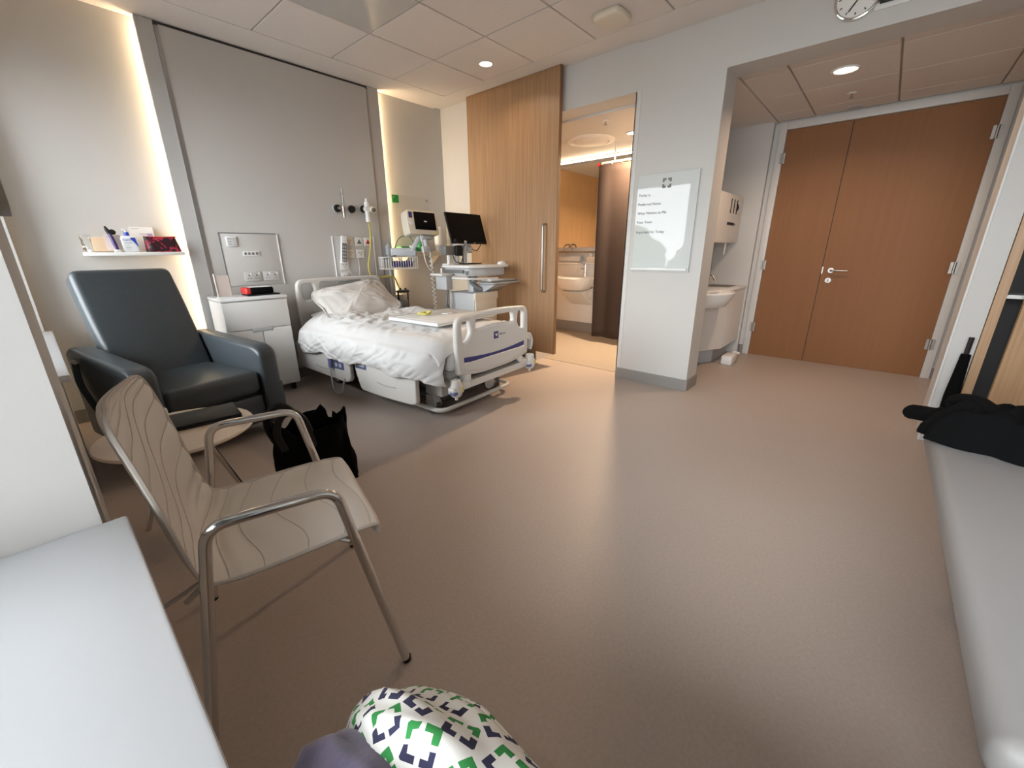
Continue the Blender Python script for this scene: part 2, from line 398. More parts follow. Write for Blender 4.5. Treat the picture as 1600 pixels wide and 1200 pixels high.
# ================================================================== DOORS
d1 = thing('door_1', None, None, (XD, 0.28, 0)); d1['kind'] = 'structure'; d1['label'] = 'brown leaf and a half entrance doors in a white frame'
fr = MB().box(XD-0.035,XD+0.05,1.035,1.10,0,2.43,0.004).box(XD-0.035,XD+0.05,-0.535,-0.47,0,2.43,0.004).box(XD-0.035,XD+0.05,-0.47,1.035,2.365,2.43,0.004)
build(fr, 'door_frame', WALLW, d1, True)
lf = build(MB().box(XD-0.005,XD+0.04,0.497,1.033,0.0005,2.362), 'door_leaf', DOORO, d1, True, smooth=0)
rf = build(MB().box(XD-0.005,XD+0.04,-0.468,0.491,0.0005,2.362), 'door_leaf', DOORO, d1, True, smooth=0)
build(MB().box(XD+0.01,XD+0.03,0.491,0.497,0.006,2.362), 'meeting_strip', DARKGAP, d1, True, smooth=0)
h = MB(); h.cyl((XD-0.005,0.415,0.985),(XD-0.012,0.415,0.985),0.026,n=20)
h.tube(fillet([(XD-0.01,0.415,0.985),(XD-0.055,0.415,0.985),(XD-0.055,0.275,0.985)],0.02),0.0095,n=10)
build(h, 'handle', STEEL, rf, True)
build(MB().cyl((XD-0.005,0.42,0.885),(XD-0.02,0.42,0.885),0.026,n=20).box(XD-0.03,XD-0.018,0.414,0.426,0.868,0.902,0.003), 'thumb_turn', STEEL, rf, True)
build(MB().box(XD-0.008,XD-0.004,0.482,0.492,0.95,1.02), 'lock_plate', STEEL, rf, True, smooth=0)
for z in (0.28,0.98,2.05):
    build(MB().cyl((XD-0.042,-0.47,z),(XD-0.042,-0.47,z+0.10),0.011,n=10).box(XD-0.042,XD-0.036,-0.50,-0.44,z,z+0.10), 'hinge', STEEL, d1, True)
    build(MB().cyl((XD-0.042,1.035,z),(XD-0.042,1.035,z+0.10),0.009,n=10).box(XD-0.042,XD-0.036,1.01,1.06,z,z+0.10), 'hinge', STEEL, d1, True)
# sliding bathroom door
d2 = thing('door_2', None, None, (3.55, 3.12, 0.13)); d2['kind'] = 'structure'; d2['label'] = 'tall oak sliding door hung in front of the bathroom wall'
leaf = build(MB().box(3.53,3.57,2.512,3.73,0.13,2.79), 'door_leaf', OAK, d2, True, smooth=0)
build(MB().box(3.529,3.571,2.505,2.512,0.13,2.79), 'edge_band', OAKEDGE, d2, True, smooth=0)
h = MB().tube(fillet([(3.53,2.635,1.45),(3.475,2.635,1.45),(3.475,2.635,0.79),(3.53,2.635,0.79)],0.035),0.011,n=12)
build(h, 'handle', STEEL, d2, True)
tr = struct('trim_3', MB().box(XB-0.10,XB-0.02,1.80,YH-0.01,H+0.045,H+0.066), ALU, 'sliding door track in the ceiling slot')
# ================================================================== BED HEAD PANEL
YP = 4.19
bp = thing('bedhead_panel', 'tall grey laminate panel on the wall behind the bed', 'wall panel', (1.81, YP+0.04, 0.0))
build(MB().box(1.012,2.612,YP,YP+0.03,0.10,2.728), 'board', PANEL, bp, True, smooth=0)
for a, b in ((0.885,0.985),(2.632,2.748)):
    build(MB().box(a,b,YP+0.002,YP+0.03,0.0,2.745), 'side_strip', STRIPM, bp, True, smooth=0)
build(MB().box(0.985,1.012,YP-0.004,YP+0.03,0.1,2.72), 'edge_channel', ALU, bp, True, smooth=0)
build(MB().box(2.612,2.632,YP-0.002,YP+0.03,0.1,2.72), 'edge_channel', ALU, bp, True, smooth=0)
build(MB().box(0.985,2.632,YP+0.012,YP+0.03,2.728,2.748), 'shadow_gap', DARKGAP, bp, True, smooth=0)
build(MB().box(0.985,2.632,YP-0.006,YP+0.03,0.0,0.10), 'plinth', SKIRT, bp, True, smooth=0)
build(MB().box(0.95,2.68,YP+0.03,YH-0.001,0.0,2.74), 'backing', DARKGAP, bp, True, smooth=0)
for nm, x, lab in (('a',0.938,'warm light strip behind the left edge of the bedhead panel'),('b',2.724,'warm light strip behind the right edge of the bedhead panel')):
    s = -1 if nm == 'a' else 1
    t = thing('led_light_strip', lab, 'light strip', (x, YH-0.02, 0.12), 0, 'light strips of the bedhead panel')
    build(MB().box(x-0.006,x+0.006,YH-0.036,YH-0.006,0.12,2.73), 'profile', ALU, t, True, smooth=0)
    build(MB().box(*sorted((x+s*0.007,x+s*0.011)),YH-0.032,YH-0.010,0.13,2.72), 'diffuser', LEDW, t, True, smooth=0)
# access panel with data and power sockets above the cabinet
ap = thing('service_panel', 'square access panel with sockets above the bedside cabinet', 'socket panel', (1.335, YP, 0.92))
build(MB().box(1.112,1.556,YP-0.008,YP,0.922,1.350,0.003), 'plate', PANEL, ap, True)
build(MB().box(1.553,1.560,YP-0.012,YP,0.92,1.352), 'edge', WHITEG, ap, True, smooth=0)
build(MB().box(1.106,1.112,YP-0.010,YP,0.92,1.352), 'edge', GREYD, ap, True, smooth=0)
build(MB().box(1.106,1.556,YP-0.010,YP,1.352,1.356), 'edge', GREYD, ap, True, smooth=0)
sw = build(MB().box(1.150,1.230,YP-0.018,YP-0.008,1.245,1.325,0.003), 'switch_plate', WHITEP, ap, True)
for i in range(2):
    for j in range(3): build(MB().box(1.158+i*0.036,1.185+i*0.036,YP-0.021,YP-0.018,1.255+j*0.022,1.270+j*0.022), 'rocker', GREYL, sw, True, smooth=0)
dt = build(MB().box(1.260,1.388,YP-0.015,YP-0.008,1.168,1.206,0.002), 'data_outlet', WHITEP, ap, True)
for i in range(4): build(MB().box(1.267+i*0.030,1.285+i*0.030,YP-0.017,YP-0.015,1.178,1.198), 'data_port', GREYD, dt, True, smooth=0)
for x in (1.235,1.385):
    so = build(MB().box(x,x+0.135,YP-0.016,YP-0.008,0.955,1.035,0.003), 'double_socket', PANEL, ap, True)
    for k in range(2):
        u = x+0.035+k*0.062
        build(MB().box(u-0.004,u+0.004,YP-0.0175,YP-0.016,0.998,1.010).box(u-0.015,u-0.008,YP-0.0175,YP-0.016,0.978,0.984).box(u+0.008,u+0.015,YP-0.0175,YP-0.016,0.978,0.984), 'socket_holes', INK, so, True, smooth=0)
        build(MB().box(u+0.012,u+0.024,YP-0.019,YP-0.016,1.008,1.026), 'rocker', WHITEG, so, True, smooth=0)
# second panel: nurse call and sockets behind the bed head
ap = thing('nurse_call_station', 'square socket and nurse call panel behind the headboard', 'socket panel', (2.295, YP, 0.93))
build(MB().box(2.070,2.520,YP-0.008,YP,0.90,1.345,0.003), 'plate', PANEL, ap, True)
for q_ in (2.518,2.066): build(MB().box(q_,q_+0.006,YP-0.012,YP,0.90,1.347), 'edge', WHITEG, ap, True, smooth=0)
for i, (x, z) in enumerate([(2.195,1.255),(2.305,1.255),(2.405,1.255),(2.195,1.135),(2.305,1.135),(2.115,1.02),(2.115,0.91)]):
    so = build(MB().box(x,x+0.088,YP-0.016,YP-0.008,z,z+0.085,0.003), 'outlet', [CREAM,WHITEP,WHITEP,CREAM,WHITEP,WHITEP,WHITEP][i], ap, True)
    c = x+0.044; zz = z+0.042
    if i in (1,2):
        build(MB().prism([(c-0.026,zz-0.022),(c+0.026,zz-0.022),(c,zz+0.024)],'y',YP-0.019,YP-0.016), 'call_triangle', [None,GREYD,RED][i], so, True, smooth=0)
    else:
        m = MB()
        for q in ((-0.018,0.006),(0.010,0.006),(-0.002,-0.014)): m.box(c+q[0],c+q[0]+0.010,YP-0.018,YP-0.016,zz+q[1],zz+q[1]+0.010)
        build(m, 'socket_holes', GREYD, so, True, smooth=0)
hs = thing('nurse_call_handset', 'white nurse call handset with dark keypad hanging on the socket panel', 'handset', (2.16, YP-0.03, 1.12))
M = Matrix.Translation((2.165,YP-0.03,1.22)) @ Matrix.Rotation(R(8),4,'Y')
build(MB().box(-0.033,0.033,-0.012,0.012,-0.14,0.13,0.010,3,M), 'body', WHITEP, hs, True)
build(MB().box(-0.024,0.024,-0.014,-0.012,-0.12,0.06,0.0,1,M), 'keypad', GREYD, hs, True, smooth=0)
mk = MB()
for j in range(5):
    for i in range(2): mk.box(-0.018+i*0.020,-0.004+i*0.020,-0.0165,-0.014,-0.11+j*0.032,-0.094+j*0.032,0.0,1,M)
build(mk, 'buttons', GREYL, hs, True, smooth=0)
build(MB().tube(catmull([(2.18,YP-0.025,1.08),(2.20,YP-0.03,1.0),(2.23,YP-0.03,0.95),(2.30,YP-0.03,0.93),(2.32,YP-0.02,1.14)]),0.004,n=6), 'cord', GREYL, hs, True)
# gas outlets
def outlet(x, z, lab):
    t = thing('gas_outlet', lab, 'gas outlet', (x, YP, z), 0, 'medical gas outlets above the headboard')
    build(MB().cyl((x,YP,z),(x,YP-0.012,z),0.042,n=24), 'rose', PANEL, t, True)
    build(MB().cyl((x,YP-0.012,z),(x,YP-0.035,z),0.036,0.031,n=24), 'probe_ring', BLACK, t, True)
    return t
t = outlet(2.16,1.605,'leftmost gas outlet, with an upright flowmeter tube'); 
build(MB().cyl((2.20,YP-0.06,1.60),(2.20,YP-0.06,1.80),0.011,n=12), 'flow_tube', CLEAR, t, True)
build(MB().cyl((2.16,YP-0.035,1.605),(2.16,YP-0.065,1.605),0.016,n=14).cyl((2.16,YP-0.055,1.605),(2.205,YP-0.055,1.605),0.012,n=12).cyl((2.20,YP-0.06,1.52),(2.20,YP-0.06,1.62),0.014,0.017,n=12), 'valve', STEEL, t, True)
outlet(2.31,1.607,'bare black gas outlet, middle one of three')
t = outlet(2.44,1.615,'rightmost gas outlet, with a white regulator and yellow hose')
build(MB().cyl((2.455,YP-0.035,1.615),(2.455,YP-0.09,1.615),0.030,n=20).cyl((2.455,YP-0.06,1.53),(2.455,YP-0.06,1.68),0.022,0.026,n=18).cyl((2.455,YP-0.06,1.68),(2.455,YP-0.06,1.715),0.012,n=12).cyl((2.455,YP-0.06,1.49),(2.455,YP-0.06,1.535),0.024,n=18), 'regulator', WHITEP, t, True)
build(MB().cyl((2.505,YP-0.075,1.615),(2.505,YP-0.105,1.605),0.032,n=22).cyl((2.455,YP-0.06,1.615),(2.505,YP-0.085,1.61),0.014,n=10), 'gauge', CREAM, t, True)
build(MB().cyl((2.505,YP-0.1055,1.605),(2.505,YP-0.108,1.604),0.022,n=22), 'gauge_face', GREYD, t, True)
build(MB().tube(catmull([(2.455,YP-0.06,1.49),(2.462,YP-0.065,1.38),(2.44,YP-0.06,1.20),(2.405,YP-0.055,1.05),(2.43,YP-0.05,0.955),(2.52,YP-0.05,0.925),(2.62,YP-0.06,0.935),(2.70,YP-0.06,0.92),(2.76,YP-0.03,0.84),(2.77,4.13,0.78)],8),0.010,n=8), 'hose', YELLOW, t, True)
t = thing('suction_canister', 'clear suction canister with black lid beside the headboard', 'canister', (2.80, 4.13, 0.50))
build(MB().lathe([(0.055,0.50),(0.06,0.51),(0.066,0.74),(0.066,0.75)],(2.80,4.13,0),22), 'jar', CLEAR, t, True)
build(MB().lathe([(0.045,0.52),(0.05,0.525),(0.054,0.66),(0.0,0.66)],(2.80,4.13,0),22), 'liner', GREYP, t, True)
build(MB().lathe([(0.074,0.75),(0.076,0.765),(0.060,0.775),(0.0,0.777)],(2.80,4.13,0),22).cyl((2.77,4.13,0.77),(2.77,4.13,0.80),0.010,n=10).cyl((2.83,4.12,0.77),(2.83,4.12,0.795),0.010,n=10), 'lid', BLACK, t, True)
build(MB().box(2.74,2.86,4.20,YH-0.001,0.55,0.72,0.006), 'bracket', GREYL, t, True)
# glass notice board on side wall
t = thing('notice_board', 'clear wall board with a green sticker right of the bed', 'notice board', (3.09, YH, 1.2))
build(MB().box(2.835,3.345,YH-0.012,YH-0.006,1.17,1.80,0.002), 'sheet', THINC, t, True)
build(MB().box(2.842,2.926,YH-0.016,YH-0.0125,1.715,1.795), 'sticker', GREENP, t, True, smooth=0)
for x in (2.86,3.32):
    for z in (1.20,1.77): build(MB().cyl((x,YH-0.001,z),(x,YH-0.018,z),0.008,n=10), 'stand_off', STEEL, t, True)
# hospital supply shelf
t = thing('wall_shelf', 'cream supply shelf on the wall behind the monitor', 'shelf', (3.1, YH, 1.15))
build(MB().box(2.80,3.50,4.10,YH-0.001,1.150,1.170,0.003), 'board', CREAM, t, True)
build(MB().box(2.80,3.50,4.10,4.106,1.170,1.20,0.002), 'lip', CREAM, t, True)
for x in (2.92,3.36): build(MB().prism([(4.13,1.15),(YH-0.001,1.15),(YH-0.001,1.05)],'x',x,x+0.012), 'bracket', CREAM, t, True, smooth=0)
t = thing('glove_box', 'green and white glove carton at the left end of the supply shelf', 'box', (2.93,4.17,1.17))
build(MB().box(2.83,3.03,4.12,4.22,1.17,1.25,0.003), 'carton', GREENP, t, True, smooth=0); build(MB().box(2.87,2.99,4.119,4.12,1.185,1.235), 'print', PAPER, t, True, smooth=0)
t = thing('wipes_tub', 'round green wipes tub on the supply shelf', 'tub', (3.12,4.17,1.17))
build(MB().lathe([(0.05,0),(0.053,0.005),(0.053,0.11),(0.05,0.115)],(3.12,4.17,1.17),22), 'tub', GREEN, t, True); build(MB().lathe([(0.055,0.115),(0.055,0.13),(0.03,0.136),(0.0,0.136)],(3.12,4.17,1.17),22), 'lid', GREEN, t, True)
t = thing('sanitizer_bottle', 'tall white dispenser cylinder at the right end of the supply shelf', 'dispenser', (3.40,4.17,1.17))
build(MB().lathe([(0.045,0),(0.048,0.01),(0.048,0.20),(0.044,0.30),(0.03,0.315),(0.0,0.315)],(3.40,4.17,1.17),22), 'bottle', WHITEP, t, True); build(MB().lathe([(0.0495,0.02),(0.0495,0.10)],(3.40,4.17,1.17),22), 'label_band', GREYP, t, True)
# ================================================================== small wall shelf with toiletries (left of the panel)
t = thing('wall_shelf', 'white floating shelf of toiletries above the recliner', 'shelf', (0.56, YH, 1.18))
build(MB().box(0.285,0.835,4.085,YH-0.001,1.180,1.204,0.004), 'board', WHITEP, t, True)
Z = 1.204
def xs_(px): return 0.28+(px-130)*0.00358
t = thing('plastic_bag', 'crumpled clear bag at the left end of the toiletries shelf', 'bag', (0.33,4.17,Z))
def fb(u,v):
    a = 2*math.pi*u; h = v*0.115; k = 1-0.55*v
    n = noise.noise(Vector((math.cos(a)*2,math.sin(a)*2,v*3)))*0.012
    return (0.345+(0.055*k+n)*math.cos(a)-0.03*v, 4.17+(0.04*k+n)*math.sin(a), Z+0.001+h+n*0.5*v)
build(MB().grid(fb,20,8,True), 'film', CLEAR, t, True, recalc=False)
t = thing('paper_pouch', 'brown kraft pouch leaning on the toiletries shelf', 'pouch', (0.39,4.18,Z))
M = frame((0.37,4.14,Z+0.002),(1,0,0),(-0.22,0.18,1))
build(MB().box(-0.035,0.105,0,0.10,-0.012,0.012,0.008,2,M), 'pouch', BEIGE, t, True)
t = thing('greeting_card', 'pale pink card leaning behind the purple tube', 'card', (0.44,4.12,Z))
M = frame((0.405,4.122,Z+0.012),(1,0,0),(-0.25,0.1,1))
build(MB().box(0.0,0.088,0.0,0.105,-0.0015,0.0015,0,1,M), 'card', PINKP, t, True, smooth=0)
build(MB().box(0.012,0.05,0.092,0.096,0.0015,0.002,0,1,M), 'print', INKL, t, True, smooth=0)
t = thing('hair_brush', 'slim purple and black hairbrush standing in a white cap', 'brush', (0.455,4.10,Z))
build(MB().box(0.437,0.473,4.088,4.112,Z,Z+0.018,0.003), 'cap', WHITEP, t, True)
build(MB().tube([(0.455,4.10,Z+0.018),(0.449,4.104,Z+0.06),(0.443,4.108,Z+0.10),(0.437,4.112,Z+0.125)],[0.010,0.013,0.012,0.009],n=12), 'handle', PURPLE, t, True)
build(MB().tube([(0.437,4.112,Z+0.12),(0.430,4.116,Z+0.15),(0.424,4.12,Z+0.172)],[0.010,0.012,0.005],n=12).ell((0.455,4.12,Z+0.135),0.020,0.012,0.018,14,8), 'head', BLACK, t, True)
t = thing('lotion_bottle', 'white lotion bottle with a blue pump cap on the toiletries shelf', 'bottle', (0.53,4.125,Z))
M = Matrix.Translation((0.535,4.125,Z)) @ Matrix.Rotation(R(-3),4,'Y')
bt = build(MB().prism([(-0.042,0),(0.042,0),(0.045,0.012),(0.043,0.095),(0.034,0.112),(-0.034,0.112),(-0.043,0.095),(-0.045,0.012)],'y',-0.02,0.02,0.008,3,M), 'bottle', WHITEG, t, True)
build(MB().cyl((0,0,0.112),(0,0,0.136),0.0155,n=18,M=M), 'cap', mat('royal_blue_plastic',(0.03,0.07,0.45),0.35), t, True)
build(MB().cyl((0,0,0.136),(0,0,0.155),0.006,0.004,n=10,M=M).box(-0.022,0.008,-0.006,0.006,0.150,0.158,0.002,1,M), 'pump', WHITEG, t, True)
build(MB().prism([(0.008,0.098),(0.036,0.098),(0.044,0.028)],'y',-0.0212,-0.0203,0,1,M), 'blue_corner', MATS['royal_blue_plastic'], bt, True, smooth=0)
text('CeraVe', 0.021, MATS['royal_blue_plastic'], 'lettering', bt, M @ frame((-0.034,-0.0208,0.078),(1,0,0),(0,0,1)))
mk = MB()
for k,(w,z) in enumerate(((0.05,0.066),(0.045,0.060),(0.026,0.047),(0.03,0.034),(0.034,0.028),(0.028,0.018))): mk.box(-0.030,-0.030+w,-0.0209,-0.0203,z,z+0.0022,0,1,M)
build(mk, 'print', INKL, bt, True, smooth=0)
t = thing('leaflet', 'grey printed leaflet standing against the wall behind the red pouch', 'leaflet', (0.62,4.22,Z))
M = frame((0.565,4.20,Z+0.002),(1,0,0),(-0.02,0.045,0.2))
lf_ = build(MB().box(0.0,0.135,0.0,0.180,-0.001,0.001,0,1,M), 'sheet', PAPER, t, True, smooth=0)
mk = MB(); mk.box(0.012,0.055,0.165,0.169,0.001,0.0015,0,1,M).box(0.050,0.095,0.128,0.132,0.001,0.0015,0,1,M)
build(mk, 'print', INKL, lf_, True, smooth=0)
build(MB().box(0.095,0.125,0.10,0.135,0.001,0.0015,0,1,M), 'print', mat('lilac_ink',(0.42,0.32,0.52),0.6), lf_, True, smooth=0)
t = thing('wash_bag', 'dark red patterned wash bag at the right end of the toiletries shelf', 'wash bag', (0.72,4.15,Z))
def wb(u,v):
    a = 2*math.pi*u; c, s = math.cos(a), math.sin(a)
    sx = math.copysign(abs(c)**0.5, c); sy = math.copysign(abs(s)**0.7, s)
    k = 1-0.72*v; n = noise.noise(Vector((c*2.5,s*2.5,v*4)))*0.006
    return (0.725-0.012*v+(0.106-0.014*v)*sx, 4.155+(0.045*k+0.004)*sy+n, Z+0.001+0.112*v-0.010*v*(1-abs(c)))
wbm = mat('red_damask', (0.05,0.01,0.015), 0.45)
nt = wbm.node_tree; n_ = nt.nodes.new('ShaderNodeTexNoise'); n_.inputs['Scale'].default_value = 22; n_.inputs['Detail'].default_value = 2; n_.inputs['Distortion'].default_value = 1.2
rp_ = nt.nodes.new('ShaderNodeValToRGB'); rp_.color_ramp.elements[0].position = 0.52; rp_.color_ramp.elements[1].position = 0.60
rp_.color_ramp.elements[0].color = (0.022,0.004,0.008,1); rp_.color_ramp.elements[1].color = (0.42,0.02,0.06,1)
nt.links.new(nt.nodes['Texture Coordinate'].outputs['Object'], n_.inputs['Vector']); nt.links.new(n_.outputs['Fac'], rp_.inputs[0]); nt.links.new(rp_.outputs[0], nt.nodes['Principled BSDF'].inputs['Base Color'])
build(MB().grid(wb,40,12,True), 'bag', wbm, t, True, smooth=60)
build(MB().tube([(0.62,4.155,Z+0.108),(0.725,4.156,Z+0.106),(0.815,4.155,Z+0.110)],0.004,n=6), 'zip', RED, t, True)
# ================================================================== HOSPITAL BED (local frame: x across, y towards the head wall)
def plate(outer, holes, half, bevel, name, m, parent, M=None):
    """flat rounded plate with holes, drawn in local x/z and standing on the local y = 0 plane"""
    cu = bpy.data.curves.new(name, 'CURVE'); cu.dimensions = '2D'; cu.fill_mode = 'BOTH'
    cu.extrude = half-bevel; cu.bevel_depth = bevel; cu.bevel_resolution = 2; cu.offset = -bevel
    for loop in [outer]+holes:
        sp = cu.splines.new('POLY'); sp.points.add(len(loop)-1); sp.use_cyclic_u = True
        for q, p in zip(sp.points, loop): q.co = (p[0], p[1], 0, 1)
    t = bpy.data.objects.new(name, cu); COL.objects.link(t)
    me = bpy.data.meshes.new_from_object(t.evaluated_get(bpy.context.evaluated_depsgraph_get())); me.name = name
    bpy.data.objects.remove(t); bpy.data.curves.remove(cu)
    me.materials.clear(); me.materials.append(m)
    me.transform((M or Matrix.Identity(4)) @ Matrix.Rotation(R(90),4,'X'))
    me.shade_smooth(); me.set_sharp_from_angle(angle=R(50))
    o = bpy.data.objects.new(name, me); COL.objects.link(o); o.parent = parent
    return o
def rnd(pts, r, n=5):
    P = [Vector((p[0],p[1],0)) for p in pts]; m = len(P); out = []
    for i in range(m):
        a, b, c = P[i-1], P[i], P[(i+1)%m]; d1 = a-b; d2 = c-b
        rr = r[i] if isinstance(r,(list,tuple)) else r
        l = min(rr, d1.length*0.48, d2.length*0.48); p = b+d1.normalized()*l; q = b+d2.normalized()*l
        for k in range(n+1):
            t = k/n; w = p*(1-t)**2+b*2*t*(1-t)+q*t*t; out.append((w.x,w.y))
    return out
TH = R(4.5); BO = Vector((2.06,4.10,0))
bed = thing('hospital_bed', 'white electric hospital bed with a purple striped footboard', 'bed', BO, TH)
FY = -1.98
def mir(h): return [(-x,z) for x,z in reversed(h)]
ol = rnd([(-0.42,0.375),(-0.2,0.335),(0.2,0.335),(0.42,0.375),(0.425,0.62),(0.42,0.775),(0,0.80),(-0.42,0.775),(-0.425,0.62)],[0.02,0.2,0.2,0.02,0.1,0.07,0.4,0.07,0.1],6)
hl = rnd([(-0.365,0.735),(-0.29,0.748),(-0.275,0.66),(-0.31,0.605),(-0.36,0.585)],0.025,4)
hm = rnd([(-0.215,0.745),(0.215,0.745),(0.225,0.665),(0,0.69),(-0.225,0.665)],[0.03,0.03,0.03,0.2,0.03],4)
foot = plate(ol,[hl,hm,mir(hl)],0.022,0.016,'footboard',BEDW,bed,Matrix.Translation((0,FY,0)))
# raised lower panel, stripe and badge of the footboard
pn = rnd([(-0.35,0.395),(-0.15,0.362),(0.15,0.362),(0.35,0.395),(0.37,0.45),(0.0,0.45),(-0.37,0.45)],0.02,4)
plate(pn,[],0.006,0.004,'lower_panel',BEDW,foot,Matrix.Translation((0,FY-0.024,0)))
st = [(-0.36,0.458)]+[(-0.36+0.72*k/20, 0.458-0.030*math.sin(math.pi*k/20)) for k in range(1,21)]+[(0.36-0.72*k/20, 0.492-0.022*math.sin(math.pi*k/20)) for k in range(21)]
build(MB().prism(st,'y',FY-0.0245,FY-0.021), 'stripe', BLUE, foot, smooth=0)
build(MB().box(-0.028,0.024,FY-0.0245,FY-0.021,0.570,0.623), 'badge', BLUE, foot, smooth=0)
mk = MB().prism([(-0.016,0.612),(-0.004,0.584),(0.002,0.598),(0.006,0.584),(0.016,0.612),(0.008,0.606),(0.0,0.602),(-0.008,0.606)],'y',FY-0.0255,FY-0.0245); build(mk,'badge_mark',WHITEP,foot,smooth=0)
text('Hillrom',0.026,INK,'lettering',foot, wm(bed) @ frame((0.034,FY-0.0225,0.588),(1,0,0),(0,0,1)))
# headboard
ol = rnd([(-0.46,0.42),(0.46,0.42),(0.475,0.7),(0.46,0.955),(0,0.965),(-0.46,0.955),(-0.475,0.7)],[0.03,0.03,0.1,0.07,0.4,0.07,0.1],6)
hh = rnd([(-0.425,0.905),(-0.30,0.918),(-0.285,0.80),(-0.33,0.765),(-0.41,0.76)],0.04,5)
hc = rnd([(-0.23,0.918),(0.23,0.918),(0.24,0.865),(0,0.875),(-0.24,0.865)],0.02,4)
hb = plate(ol,[hh,hc,mir(hh)],0.022,0.015,'headboard',BEDW,bed,Matrix.Translation((0,0,0)))
# deck and chassis
build(MB().box(-0.43,0.43,-1.93,-0.04,0.34,0.39,0.01).box(-0.40,0.40,-1.90,-0.06,0.30,0.34), 'deck', BEDG, bed)
build(MB().box(-0.45,0.45,-1.96,-0.08,0.39,0.545,0.045,4), 'mattress', LINEN, bed)
fb_ = MB().box(-0.44,0.49,-1.995,-1.925,0.255,0.318,0.006).box(-0.30,0.33,-2.003,-1.994,0.262,0.312)
build(fb_, 'foot_crossbeam', BEDW, bed); build(MB().box(-0.28,0.34,-2.006,-2.002,0.318,0.324).box(-0.30,0.36,-1.99,-1.93,0.318,0.330), 'beam_edge', GREYD, bed, smooth=0)
for s in (-1,1): build(MB().box(s*0.32-0.02,s*0.32+0.02,-2.01,-1.93,0.315,0.365,0.006), 'footboard_bracket', BEDW, bed)
for s in (-1,1):
    b_ = build(MB().lathe([(0.03,0.225),(0.042,0.24),(0.045,0.30),(0.038,0.318),(0.036,0.345),(0.030,0.350),(0.018,0.350),(0.016,0.34)],(s*0.455+0.02,-1.985,0),20).box(s*0.455-0.055+0.02,s*0.455+0.055+0.02,-2.02,-1.95,0.245,0.300,0.018,3).cyl((s*0.455+0.02,-1.985,0.20),(s*0.455+0.02,-1.985,0.235),0.012,n=10), 'corner_bumper', BEDW, bed)
    build(MB().box(s*0.455-0.060+0.02,s*0.455-0.018+0.02,-2.026,-1.975,0.246,0.272,0.010,2), 'bumper_roller', BLUEG, b_)
    build(MB().box(s*0.455+0.036,s*0.455+0.048,-2.030,-2.028,0.268,0.298).box(s*0.455+0.028,s*0.455+0.050,-2.030,-2.012,0.268,0.298), 'warning_label', YELP, b_, smooth=0)
    b2 = build(MB().lathe([(0.03,0.225),(0.045,0.24),(0.045,0.30),(0.03,0.31)],(s*0.47,0.0,0),16).box(s*0.47-0.04,s*0.47+0.04,-0.03,0.02,0.25,0.30,0.01), 'corner_bumper', BEDW, bed)
ch = MB().box(-0.33,0.33,-1.72,-0.25,0.10,0.15,0.008)
for y in (-1.58,-0.40): ch.box(-0.32,0.32,y-0.05,y+0.05,0.09,0.17,0.008)
build(ch, 'chassis', BEDD, bed)
for y in (-1.45,-0.55):
    for s in (-1,1): build(MB().box(s*0.22-0.05,s*0.22+0.05,y-0.05,y+0.05,0.15,0.32,0.008), 'lift_column', BEDG, bed)
build(MB().box(-0.40,-0.24,-1.80,-1.62,0.165,0.32,0.01), 'gear_box', BEDG, bed)
# floor bumper loop at the foot end
build(MB().tube(fillet([(-0.36,-1.40,0.15),(-0.43,-1.45,0.075),(-0.43,-1.815,0.065),(0.43,-1.815,0.065),(0.43,-1.45,0.075),(0.36,-1.40,0.15)],0.09,7),0.0175,n=10), 'bumper_loop', BEDW, bed)
for y in (-1.66,-0.35):
    for s in (-1,1):
        w_ = build(MB().cyl((s*0.36-0.022,y,0.064),(s*0.36+0.022,y,0.064),0.063,n=24), 'castor', BEDD, bed)
        build(MB().cyl((s*0.36-0.026,y,0.066),(s*0.36+0.026,y,0.066),0.045,n=20), 'wheel_disc', GREYL, w_)
        build(MB().prism([(y-0.06,0.075),(y+0.05,0.075),(y+0.045,0.15),(y-0.03,0.16)],'x',s*0.36-0.036,s*0.36+0.036,0.006), 'fork', BEDG, w_)
# braking pedals seen inside the loop
build(MB().cyl((0.20,-1.76,0.13),(0.20,-1.74,0.13),0.062,n=26), 'brake_disc', GREYL, bed)
build(MB().tube([(0.20+0.068*math.cos(a),-1.755,0.13+0.068*math.sin(a)) for a in [R(q) for q in range(60,305,12)]],0.006,n=6), 'brake_disc_rim', BLACK, bed)
build(MB().box(0.285,0.33,-1.77,-1.75,0.12,0.132).box(0.30,0.312,-1.77,-1.75,0.10,0.15), 'pedal_mark', GREYD, bed, smooth=0)
